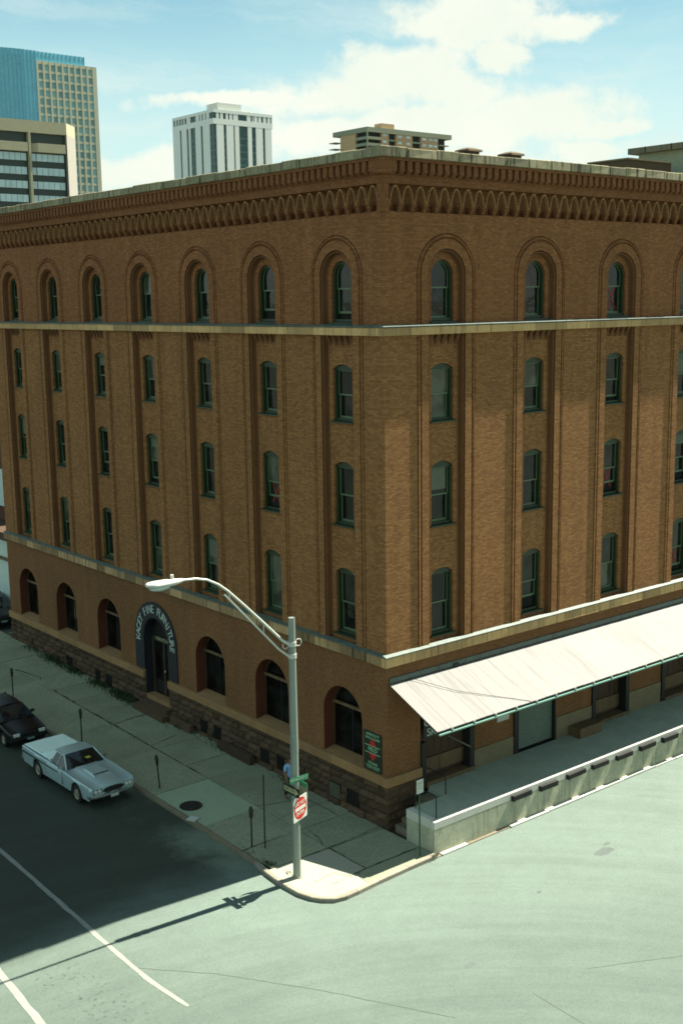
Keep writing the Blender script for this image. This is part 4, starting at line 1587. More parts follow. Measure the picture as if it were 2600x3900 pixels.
# ------------------------------------------------------------------ wall sign
fs = thing("estate_sign", "tall dark green sign with a red diamond fixed to the brick near the corner", "sign")
m = MB().box(-0.035, -0.004, 0.27, 1.19, 1.93, 3.32)
make("board", m, SIGNDG, fs)
XS = -0.037
m = MB()
yc, zc_ = 0.72, 2.69
for sg in (1, -1):
    a = zc_ + sg * 0.14
    m.face((XS - .003, yc + 0.20, a), (XS - .003, yc - 0.20, a), (XS - .003, yc - 0.03, zc_ + sg * 0.40), (XS - .003, yc + 0.03, zc_ + sg * 0.40))
make("diamond", m, SIGNR, fs)
for zz in (zc_ + 0.13, zc_ - 0.13):
    m = MB().box(XS - 0.006, XS - 0.001, 0.33, 1.13, zz - 0.011, zz + 0.011)
    make("rule", m, MINT, fs)
ROT_L = (PI / 2, 0, -PI / 2)
for s_, zz, sz, in (("60000 SQ FT", 3.22, 0.125), ("SPACE 4 LEASE", 3.09, 0.115), ("FIELD", 2.69, 0.20), ("292-6666", 2.20, 0.13), ("COMMERCIAL BROKERS", 2.09, 0.068), ("PROPERTY SERVICES", 2.02, 0.068)):
    link("lettering", text_mesh(s_, sz, MINT, 0.002), fs, (XS - 0.004, yc, zz), ROT_L, (1.0, 1, 1))

# ------------------------------------------------------------------ street lamp and its signs
PX, PY = -4.39, -0.65
lamp = thing("street_lamp", "tall galvanised street lamp with a long curved arm at the kerb corner", "street lamp", (PX, PY, 0))
m = MB()
m.tube([(0, 0, 0), (0, 0, 4.15)], [0.128, 0.122], 18)
make("lower_pole", m, STEEL, lamp, smooth=True)
m = MB()
m.tube([(0, 0, 4.13), (0, 0, 4.2), (0, 0, 8.44)], [0.128, 0.128, 0.106], 18, caps=False)
m.tube([(0, 0, 8.44), (0, 0, 8.30)], [0.096, 0.096], 18)
make("upper_pole", m, STEEL, lamp, smooth=True)
m = MB()
m.tube([(0, 0, -0.02), (0, 0, 0.05)], [0.165, 0.15], 16)
make("base_plate", m, KERB, lamp)
ARMZ = [(-0.10, 7.62), (-0.35, 7.78), (-1.0, 8.43), (-1.7, 9.12), (-2.24, 9.63), (-2.55, 9.87), (-2.92, 10.07), (-3.3, 10.16), (-3.8, 10.19)]
m = MB()
m.tube([(a, 0.02 * -a, b) for a, b in ARMZ], [0.045] * 3 + [0.042] * 3 + [0.036] * 3, 10)
make("arm", m, STEELB, lamp, smooth=True)
m = MB()
m.tube([(-0.10, 0, 7.22), (-0.5, 0.01, 7.55), (-2.36, 0.04, 9.55)], 0.034, 8)
make("strut", m, STEELB, lamp, smooth=True)
for xa, za, zb_ in ((-1.02, 8.08, 8.43), (-2.2, 9.38, 9.58)):
    m = MB().tube([(xa, 0.02, za), (xa, 0.02, zb_)], 0.016, 6)
    make("brace", m, STEELB, lamp)
m = MB()
prof = [(-3.72, 0.06, 10.19, 0.05), (-3.85, 0.09, 10.18, 0.075), (-4.05, 0.11, 10.18, 0.10), (-4.30, 0.17, 10.19, 0.105), (-4.60, 0.19, 10.20, 0.10), (-4.80, 0.15, 10.21, 0.08), (-4.88, 0.07, 10.21, 0.04)]
rows = []
for x, hw_, zc2, hh in prof:
    rows.append([(x, 0.08 + hw_ * math.cos(2 * PI * k / 14), zc2 + hh * math.sin(2 * PI * k / 14)) for k in range(14)])
m.grid(rows, True)
m.face(*rows[0])
m.face(*rows[-1])
lum = make("luminaire", m, LAMPW, lamp, smooth=True)
m = MB()
rows = []
for x, hw_, dp in ((-4.84, 0.08, 0.0), (-4.75, 0.14, 0.10), (-4.5, 0.165, 0.15), (-4.25, 0.15, 0.13), (-4.12, 0.10, 0.02)):
    rows.append([(x, 0.08 + hw_ * math.cos(PI * k / 10), 10.14 - dp * math.sin(PI * k / 10)) for k in range(11)])
m.grid(rows)
make("lens", m, LENS, lum, smooth=True)
m = MB().tube([(-4.06, 0.08, 10.27), (-4.06, 0.08, 10.40)], [0.05, 0.045], 10)
make("photocell", m, LAMPW, lum)
for zz in (7.62, 7.24):
    m = MB().tube([(0, 0, zz - 0.07), (0, 0, zz + 0.07)], 0.135, 16)
    make("clamp", m, STEELB, lamp)
for sx in (0.24, -0.24):
    m = MB()
    m.tube([(sx + 0.11 * math.cos(t), 0, 7.62 + 0.11 * math.sin(t)) for t in [2 * PI * k / 14 for k in range(15)]], 0.016, 6)
    make("cable_ring", m, STEELB, lamp)

ang = math.radians(20)
dn = thing("do_not_enter_sign", "square white traffic sign with red disc reading DO NOT ENTER on the lamp pole", "traffic sign", (PX + 0.05, PY - 0.17, 2.36), ang)
h = 0.385
m = MB()
rc = 0.05
poly = []
for cx_, cz_, a0 in ((h - rc, h - rc, 0), (-h + rc, h - rc, 90), (-h + rc, -h + rc, 180), (h - rc, -h + rc, 270)):
    for k in range(4):
        t = math.radians(a0 + 30 * k)
        poly.append((cx_ + rc * math.cos(t), cz_ + rc * math.sin(t)))
m.slab(poly, -0.006, 0.004)
make("sign_plate", m, SIGNW, dn)
m = MB()
m.slab([(0.35 * math.cos(2 * PI * k / 32), 0.35 * math.sin(2 * PI * k / 32)) for k in range(32)], -0.010, -0.007)
make("red_disc", m, SIGNR, dn)
m = MB()
m.box(-0.29, 0.29, -0.014, -0.011, -0.055, 0.055)
make("white_bar", m, SIGNW, dn)
link("lettering", text_mesh("DO NOT", 0.145, SIGNW, 0.002), dn, (0, -0.012, 0.165), (PI / 2, 0, 0))
link("lettering", text_mesh("ENTER", 0.150, SIGNW, 0.002), dn, (0, -0.012, -0.165), (PI / 2, 0, 0))
m = MB().box(-0.02, 0.02, 0.004, 0.09, -0.3, 0.3)
make("bracket", m, SIGNBACK, dn)

ow = thing("one_way_sign", "black sign with a cream arrow reading ONE WAY on the lamp pole", "traffic sign", (PX - 0.17, PY - 0.02, 2.95), 0)
m = MB().box(-0.006, 0.004, -0.42, 0.42, -0.145, 0.145)
make("sign_plate", m, SIGNK, ow)
m = MB()
ar = [(0.37, -0.075), (0.37, 0.075), (-0.20, 0.075), (-0.20, 0.12), (-0.39, 0.0), (-0.20, -0.12), (-0.20, -0.075)]
m.add([(-0.010, a, b) for a, b in ar], [tuple(range(7))])
make("arrow", m, CREAM, ow)
link("lettering", text_mesh("ONE WAY", 0.125, SIGNK, 0.001), ow, (-0.012, 0.07, 0.0), ROT_L)
m = MB().box(0.004, 0.07, -0.05, 0.05, -0.1, 0.1)
make("bracket", m, SIGNBACK, ow)

s1 = thing("street_name_sign", "green street name plate facing the crossing above the other pole signs", "street sign", (PX + 0.04, PY - 0.15, 3.30), 0)
m = MB().box(-0.36, 0.36, -0.006, 0.006, -0.085, 0.085)
make("sign_plate", m, SIGNG, s1)
link("lettering", text_mesh("WYNKOOP ST", 0.10, LETTER, 0.001), s1, (0, -0.008, 0), (PI / 2, 0, 0))
m = MB().box(-0.03, 0.03, 0.006, 0.05, -0.06, 0.06)
make("bracket", m, SIGNBACK, s1)
s2 = thing("street_name_sign", "green street name plate turned edge-on to the crossing under the other plate", "street sign", (PX + 0.02, PY + 0.0, 3.12), 0)
m = MB().box(0.135, 0.147, -0.40, 0.30, -0.08, 0.08)
make("sign_plate", m, SIGNG, s2)
link("lettering", text_mesh("18TH ST", 0.10, LETTER, 0.001), s2, (0.149, -0.05, 0), (PI / 2, 0, PI / 2))
m = MB().box(0.10, 0.135, -0.03, 0.03, -0.06, 0.06)
make("bracket", m, SIGNBACK, s2)
s3 = thing("sign_back", "bare grey metal back of a rectangular sign behind the lamp pole", "traffic sign", (PX + 0.42, PY + 0.16, 2.68), math.radians(-25))
m = MB().box(-0.16, 0.16, -0.004, 0.004, -0.22, 0.22)
make("sign_plate", m, SIGNBACK, s3)
m = MB().tube([(-0.33, -0.13, 0.05), (-0.05, 0.0, 0.05)], 0.014, 6)
make("bracket", m, SIGNBACK, s3)

# small no-parking sign by the dock
np_ = thing("parking_sign", "small white sign on a thin green post by the end of the dock", "sign", (-0.47, -2.10, 0.0))
m = MB().tube([(0, 0, -0.1), (-0.02, 0.0, 2.30), (-0.03, 0, 2.60)], 0.026, 8)
make("post", m, GPOST, np_)
m = MB().box(-0.17, 0.13, -0.036, -0.028, 2.17, 2.64)
pl_ = make("sign_plate", m, SIGNW, np_)
m = MB()
m.box(-0.13, 0.09, -0.040, -0.037, 2.50, 2.53)
m.box(-0.13, 0.05, -0.040, -0.037, 2.42, 2.44)
m.box(-0.13, 0.09, -0.040, -0.037, 2.34, 2.36)
make("printed_line", m, CREAM, pl_)

# ------------------------------------------------------------------ parking meters and the bare post
def meter(x, y, label, lean=0.0, hs=1.0):
    o = thing("parking_meter", label, "parking meter", (x, y, gz(y)), U(-.2, .2), "parking meters along the kerb")
    o.rotation_euler[1] = lean
    o.scale = (1, 1, hs)
    m = MB().tube([(0, 0, -0.05), (0, 0, 1.02)], 0.028, 8)
    make("post", m, BLACKM, o)
    m = MB()
    rows = []
    for z, wx, wy in ((1.00, 0.035, 0.035), (1.05, 0.065, 0.05), (1.22, 0.085, 0.06), (1.30, 0.085, 0.06), (1.38, 0.065, 0.05), (1.43, 0.025, 0.02)):
        rows.append([(wy * math.cos(2 * PI * k / 12), wx * math.sin(2 * PI * k / 12), z) for k in range(12)])
    m.grid(rows, True)
    m.face(*rows[-1])
    make("meter_head", m, BLACKM, o, smooth=True)
    m = MB().box(-0.066, -0.05, -0.045, 0.045, 1.24, 1.34)
    make("dial_window", m, PANE_B, o)


meter(-4.12, 21.0, "dark parking meter standing behind the black hatchback")
meter(-4.22, 14.15, "dark parking meter between the hatchback and the silver pickup car")
meter(-4.18, 8.05, "dark parking meter at the nose of the silver pickup car", -0.07, 0.93)
meter(-4.28, 1.98, "dark parking meter next to the tall bare post")
m = MB().tube([(0, 0, -0.05), (0.0, 0, 2.57)], 0.024, 8)
tag(make("bare_post", m, BLACKM, None, (-4.0, 1.62, gz(1.6))), "tall thin dark post without a sign near the kerb", "post")

# ------------------------------------------------------------------ vehicles
def wheel(o, x, y, r, wdt, side):
    wt = bpy.data.objects.new("wheel", None)
    COL.objects.link(wt)
    wt.parent = o
    wt.location = (x, y, r)
    m = MB()
    rows = []
    for px, rr in ((-wdt / 2, r * 0.62), (-wdt / 2, r * 0.93), (-wdt * 0.38, r), (wdt * 0.38, r), (wdt / 2, r * 0.93), (wdt / 2, r * 0.62)):
        rows.append([(px, rr * math.cos(2 * PI * k / 24), rr * math.sin(2 * PI * k / 24)) for k in range(24)])
    m.grid(rows, True)
    make("tyre", m, TYRE, wt, smooth=True)
    m = MB()
    rows = []
    sx = side * wdt / 2
    for px, rr in ((sx * 0.8, r * 0.63), (sx * 0.6, r * 0.5), (sx * 0.85, r * 0.25), (sx * 0.9, 0.01)):
        rows.append([(px, rr * math.cos(2 * PI * k / 20), rr * math.sin(2 * PI * k / 20)) for k in range(20)])
    m.grid(rows, True)
    make("rim", m, HUB, wt, smooth=True)


def car_hull(ys, prof, wheels, ra, rz):
    """prof(y) -> half width, waist z, shoulder z, shoulder half width, centre z"""
    rows = []
    for y in ys:
        hw_, zlow, zsh, wsh, zc2 = prof(y)
        zl = zlow
        for wy in wheels:
            d = abs(y - wy)
            if d < ra:
                zl = max(zl, rz + math.sqrt(ra * ra - d * d))
        zmid = max(zl + 0.02, zlow + (zsh - zlow) * 0.45)
        half = [(hw_ * 0.955, zl), (hw_ * 0.985, zmid), (hw_, zmid + (zsh - zmid) * 0.5), (hw_ * 0.985, zsh - 0.03), (hw_ * 0.95, zsh), (hw_ * 0.90, zsh - 0.004), (hw_ * 0.84, zsh - 0.022), (hw_ * 0.50, zc2 - 0.022), (hw_ * 0.43, zc2), (0, zc2 + 0.006)]
        rows.append([(-a, y, b) for a, b in half] + [(a, y, b) for a, b in half[-2::-1]])
    m = MB().grid(rows)
    m.face(*rows[0])
    m.face(*rows[-1])
    return m


def lerp(tab, y):
    for (y0, v0), (y1, v1) in zip(tab[:-1], tab[1:]):
        if y <= y1:
            t = max(0, (y - y0) / (y1 - y0))
            return v0 + (v1 - v0) * t
    return tab[-1][1]


def quadpart(name, pts, mat, parent, thick=None):
    m = MB().face(*pts)
    return make(name, m, mat, parent)


# silver pickup car
pk = thing("pickup_car", "long silver blue coupe pickup with a covered bed parked at the kerb", "car", (-6.07, 8.12, ROADZ + gz(10.5)), math.radians(1.8))
pk.rotation_euler[0] = math.atan(0.0139)
ysl = [0, .03, .08, .16, .3] + [0.4 + 0.066 * i for i in range(70)] + [5.06, 5.2, 5.3, 5.36]
wh = [(0, .88), (.05, .915), (.2, .935), (.6, .95), (1.5, .965), (3.5, .97), (4.6, .95), (5.2, .92), (5.36, .88)]
zs_ = [(0, .775), (.05, .815), (.4, .845), (1.9, .90), (2.3, .915), (3.2, .93), (4.0, .945), (5.25, .94), (5.36, .90)]
zcv = [(0, .775), (.05, .825), (.3, .86), (1.0, .915), (1.85, .955), (2.0, .945), (5.36, .93)]


def ppro(y):
    hw_ = lerp(wh, y)
    low = 0.30 + (0.16 if y < 0.1 else 0.08 if y > 5.3 else 0)
    return hw_, low, lerp(zs_, y), hw_ * 0.86, lerp(zcv, y)


hull = car_hull(ysl, ppro, (1.02, 4.02), 0.40, 0.34)
make("body", hull, SILVER, pk, smooth=True)
m = MB().box(-0.80, 0.80, 0.3, 5.1, 0.22, 0.62)
make("underbody", m, BLACKM, pk)
for x in (-0.83, 0.83):
    for y in (1.02, 4.02):
        wheel(pk, x, y, 0.335, 0.21, 1 if x > 0 else -1)
# cabin
b0, b1, t0, t1 = 1.93, 3.42, 2.42, 3.16
RW, BW, ZT, ZB = 0.60, 0.80, 1.335, 0.93
m = MB()
rows = []
for i in range(7):
    f = i / 6
    y = t0 + (t1 - t0) * f
    rows.append([(RW * s_ * (1 - 0.02 * f), y + (-0.06 * (1 - abs(s_)) if i == 0 else 0), ZT + 0.035 * (1 - s_ * s_) - 0.02 * (2 * f - 1) ** 2) for s_ in (-1, -.7, -.35, 0, .35, .7, 1)])
m.grid(rows)
m.grid([[(p[0], p[1], p[2]) for p in (rows[0][0], rows[-1][0])], [(rows[0][0][0] - 0.025, rows[0][0][1], rows[0][0][2] - 0.05), (rows[-1][0][0] - 0.03, rows[-1][0][1], rows[-1][0][2] - 0.05)]])
m.grid([[rows[0][-1], rows[-1][-1]], [(rows[0][-1][0] + 0.025, rows[0][-1][1], rows[0][-1][2] - 0.05), (rows[-1][-1][0] + 0.03, rows[-1][-1][1], rows[-1][-1][2] - 0.05)]])
make("roof", m, SILVER, pk, smooth=True)
quadpart("windscreen", [(-BW + .03, b0, ZB), (0, b0 - 0.10, ZB + 0.015), (BW - .03, b0, ZB), (RW - .02, t0, ZT - .015), (0, t0 - 0.06, ZT + .02), (-RW + .02, t0, ZT - .015)], CARGLASS, pk)
quadpart("rear_window", [(-BW + .10, b1 - .05, ZB + 0.01), (BW - .10, b1 - .05, ZB + 0.01), (RW - .05, t1, ZT - .03), (-RW + .05, t1, ZT - .03)], CARGLASS, pk)
for sd in (-1, 1):
    quadpart("side_window", [(sd * (BW + .005), b0 + 0.10, ZB), (sd * (BW + .005), 3.20, ZB + .01), (sd * (RW + .028), 2.98, ZT - .06), (sd * (RW + .028), t0 + .03, ZT - .06)], CARGLASS, pk)
    m = MB()
    m.tube([(sd * BW, b0, ZB - 0.02), (sd * (RW + .01), t0, ZT - 0.02)], 0.030, 6)
    m.tube([(sd * (RW + .012), t0, ZT - 0.03), (sd * (RW + .015), t1, ZT - 0.04)], 0.022, 6)
    m.tube([(sd * (BW + .005), 2.68, ZB), (sd * (RW + .03), 2.62, ZT - 0.06)], 0.012, 5)
    make("pillar", m, SILVER, pk, smooth=True)
    m = MB()
    o_ = [(sd * (BW + .012), 3.10, ZB - .01), (sd * (BW + .012), 4.25, ZB + 0.03), (sd * (BW - .03), 3.9, ZB + 0.08), (sd * (RW + .03), t1 - .0, ZT - .04), (sd * (RW + .03), t1 - .2, ZT - .05)]
    i_ = [(p[0] - sd * 0.05, p[1], p[2]) for p in o_]
    m.add(o_ + i_, [(0, 1, 2, 3, 4), (9, 8, 7, 6, 5)] + [(k, (k + 1) % 5, 5 + (k + 1) % 5, 5 + k) for k in range(5)])
    make("sail_panel", m, SILVER, pk)
m = MB()
m.add([(-0.83, 3.40, 0.965), (0.83, 3.40, 0.965), (0.83, 5.24, 0.965), (-0.83, 5.24, 0.965), (-0.80, 3.42, 0.99), (0.80, 3.42, 0.99), (0.80, 5.22, 0.985), (-0.80, 5.22, 0.985)],
      [(4, 5, 6, 7), (0, 1, 5, 4), (1, 2, 6, 5), (2, 3, 7, 6), (3, 0, 4, 7)])
make("tonneau_cover", m, SILVER_D, pk)
m = MB()
m.add([(-0.36, 0.62, 0.885), (0.36, 0.62, 0.885), (0.36, 1.55, 0.945), (-0.36, 1.55, 0.945), (-0.30, 0.86, 0.955), (0.30, 0.86, 0.955), (0.27, 1.50, 0.975), (-0.27, 1.50, 0.975)],
      [(4, 5, 6, 7), (1, 2, 6, 5), (2, 3, 7, 6), (3, 0, 4, 7), (0, 1, 5, 4)])
make("hood_scoop", m, SILVER, pk)
m = MB()
m.add([(-0.29, 0.845, 0.905), (0.29, 0.845, 0.905), (0.29, 0.852, 0.950), (-0.29, 0.852, 0.950)], [(0, 1, 2, 3)])
m.box(-0.30, 0.30, 0.80, 0.85, 0.955, 0.962)
make("scoop_mouth", m, BLACKM, pk)
m = MB()
m.slab([(0.40 * math.cos(2 * PI * k / 24), 0.645 + 0.095 * (abs(math.sin(2 * PI * k / 24)) ** 0.7) * (1 if math.sin(2 * PI * k / 24) >= 0 else -1)) for k in range(24)], -0.035, 0.02)
make("grille", m, BLACKM, pk)
m = MB()
ro = [(0.43 * math.cos(2 * PI * k / 24), 0.645 + 0.115 * (abs(math.sin(2 * PI * k / 24)) ** 0.7) * (1 if math.sin(2 * PI * k / 24) >= 0 else -1)) for k in range(24)]
ri = [(0.40 * math.cos(2 * PI * k / 24), 0.645 + 0.095 * (abs(math.sin(2 * PI * k / 24)) ** 0.7) * (1 if math.sin(2 * PI * k / 24) >= 0 else -1)) for k in range(24)]
ring(m, ro, ri, -0.045, 0.03)
make("grille_surround", m, CHROME, pk)
for sd in (-1, 1):
    m = MB()
    m.box(min(sd * 0.46, sd * 0.80), max(sd * 0.46, sd * 0.80), -0.012, 0.10, 0.575, 0.745)
    make("headlight_panel", m, CHROME, pk)
    for xx in (0.55, 0.71):
        m = MB()
        m.tube([(sd * xx, -0.030, 0.66), (sd * xx, 0.05, 0.66)], 0.068, 14)
        make("headlight", m, LAMPG, pk)
m = MB()
rows = []
for x_ in (-0.93, -0.80, -0.45, 0, 0.45, 0.80, 0.93):
    y_ = -0.07 + 0.10 * (abs(x_) / 0.93) ** 2 + (0.14 if abs(x_) > 0.9 else 0)
    rows.append([(x_, y_, 0.40), (x_, y_ - 0.04, 0.45), (x_, y_ - 0.03, 0.515), (x_, y_ + 0.06, 0.53), (x_, y_ + 0.06, 0.39)])
m.grid(rows, True)
make("bumper", m, CHROME, pk, smooth=True)
m = MB().box(-0.16, 0.16, -0.125, -0.11, 0.36, 0.46)
make("licence_plate", m, SIGNW, pk)
m = MB()
rows = []
for x_ in (-0.90, -0.6, 0, 0.6, 0.90):
    y_ = 5.43 - 0.05 * (abs(x_) / 0.9) ** 2
    rows.append([(x_, y_, 0.40), (x_, y_ + 0.03, 0.45), (x_, y_ + 0.02, 0.52), (x_, y_ - 0.06, 0.53), (x_, y_ - 0.06, 0.39)])
m.grid(rows, True)
make("bumper", m, CHROME, pk, smooth=True)
for sd in (-1, 1):
    m = MB()
    m.box(min(sd * .962, sd * .978), max(sd * .962, sd * .978), 2.3, 5.2, 0.755, 0.80)
    make("side_trim", m, DARKPAINT, pk)
    m = MB().box(min(sd * .90, sd * 1.02), max(sd * .90, sd * 1.02), 2.1, 2.18, 0.95, 1.05)
    make("mirror", m, CHROME, pk)
for sd in (-1, 1):
    m = MB()
    prof_ = [(0.962, 0.40), (0.972, 0.50), (0.977, 0.70), (0.972, 0.85), (0.945, 0.905)]
    m.grid([[(sd * a, y_, b) for a, b in prof_] for y_ in (2.0, 2.6, 3.22)])
    ge = [(sd * (a - 0.03), b) for a, b in prof_]
    for y_ in (2.0, 3.22):
        m.grid([[(sd * a, y_, b) for a, b in prof_], [(p[0], y_, p[1]) for p in ge]])
    dr = make("door", m, SILVER, pk, smooth=True)
    m = MB().box(min(sd * .974, sd * .992), max(sd * .974, sd * .992), 3.02, 3.16, 0.80, 0.825)
    make("handle", m, CHROME, dr)
    m = MB()
    m.box(min(sd * .955, sd * .9665), max(sd * .955, sd * .9665), 1.985, 1.999, 0.40, 0.90)
    m.box(min(sd * .955, sd * .9705), max(sd * .955, sd * .9705), 3.222, 3.236, 0.40, 0.90)
    make("door_gap", m, BLACKM, pk)
m = MB().box(0.02, 0.20, 1.98, 2.14, 0.985, 0.995)
make("dashboard_card", m, YELLOW, pk, (0, 0, 0.0), (0.1, 0, 0))

# black hatchback
hb = thing("hatchback_car", "small black hatchback with pale headlights parked behind the silver pickup", "car", (-5.98, 15.25, ROADZ + gz(17)), math.radians(0.8))
hb.rotation_euler[0] = math.atan(0.0139)
ysl = [0, .03, .08, .16, .3] + [0.36 + 0.066 * i for i in range(54)] + [3.95, 4.0]
wh2 = [(0, .68), (.1, .78), (.4, .82), (1.5, .83), (3.2, .82), (3.8, .79), (4.0, .74)]
zs2 = [(0, .62), (.10, .68), (1.1, .86), (2.0, .89), (3.6, .93), (4.0, .88)]
zc2_ = [(0, .63), (.08, .70), (1.1, .90), (4.0, .92)]
hull = car_hull(ysl, lambda y: (lerp(wh2, y), 0.26, lerp(zs2, y), lerp(wh2, y) * .9, lerp(zc2_, y)), (0.78, 3.2), 0.35, 0.30)
make("body", hull, BLACKCAR, hb, smooth=True)
m = MB().box(-0.68, 0.68, 0.25, 3.75, 0.2, 0.55)
make("underbody", m, BLACKM, hb)
for x in (-0.71, 0.71):
    for y in (0.78, 3.2):
        wheel(hb, x, y, 0.29, 0.18, 1 if x > 0 else -1)
m = MB()
rows = []
for i in range(7):
    f = i / 6
    rows.append([(0.56 * s_, 1.88 + 1.55 * f, 1.33 + 0.04 * (1 - s_ * s_) - 0.05 * (2 * f - .9) ** 2) for s_ in (-1, -.7, -.35, 0, .35, .7, 1)])
m.grid(rows)
for e in (0, -1):
    sg = -1 if e == 0 else 1
    m.grid([[r[e] for r in rows], [(r[e][0] + sg * 0.03, r[e][1], r[e][2] - 0.06) for r in rows]])
make("roof", m, BLACKCAR, hb, smooth=True)
quadpart("windscreen", [(-0.72, 1.12, .89), (0, 1.04, .905), (0.72, 1.12, .89), (0.55, 1.87, 1.29), (0, 1.85, 1.33), (-0.55, 1.87, 1.29)], CARGLASS, hb)
quadpart("rear_window", [(-0.66, 3.88, .93), (0.66, 3.88, .93), (0.55, 3.44, 1.29), (-0.55, 3.44, 1.29)], CARGLASS, hb)
for sd in (-1, 1):
    quadpart("side_window", [(sd * .755, 1.25, .89), (sd * .755, 3.75, .93), (sd * .592, 3.40, 1.24), (sd * .592, 1.92, 1.24)], CARGLASS, hb)
    m = MB()
    m.tube([(sd * .74, 1.10, .87), (sd * .575, 1.88, 1.29)], 0.028, 6)
    m.tube([(sd * .765, 2.45, .89), (sd * .60, 2.45, 1.26)], 0.022, 6)
    m.tube([(sd * .74, 3.85, .92), (sd * .575, 3.44, 1.28)], 0.045, 6)
    make("pillar", m, BLACKCAR, hb, smooth=True)
    m = MB().box(min(sd * .42, sd * .68), max(sd * .42, sd * .68), -0.02, 0.06, 0.555, 0.665)
    make("headlight", m, LAMPG, hb)
    m = MB().box(min(sd * .76, sd * .92), max(sd * .76, sd * .92), 1.40, 1.48, 0.93, 1.04)
    make("mirror", m, BLACKM, hb)
m = MB().box(-0.40, 0.40, -0.012, 0.05, 0.56, 0.655)
make("grille", m, BLACKM, hb)
m = MB()
rows = []
for x_ in (-0.80, -0.6, 0, 0.6, 0.80):
    y_ = -0.08 + 0.10 * (abs(x_) / 0.8) ** 2
    rows.append([(x_, y_, 0.36), (x_, y_ - 0.03, 0.42), (x_, y_ - 0.02, 0.50), (x_, y_ + 0.08, 0.52), (x_, y_ + 0.08, 0.35)])
m.grid(rows, True)
make("bumper", m, BLACKM, hb, smooth=True)
m = MB().box(-0.15, 0.15, -0.125, -0.115, 0.38, 0.47)
make("licence_plate", m, GUTTER, hb)

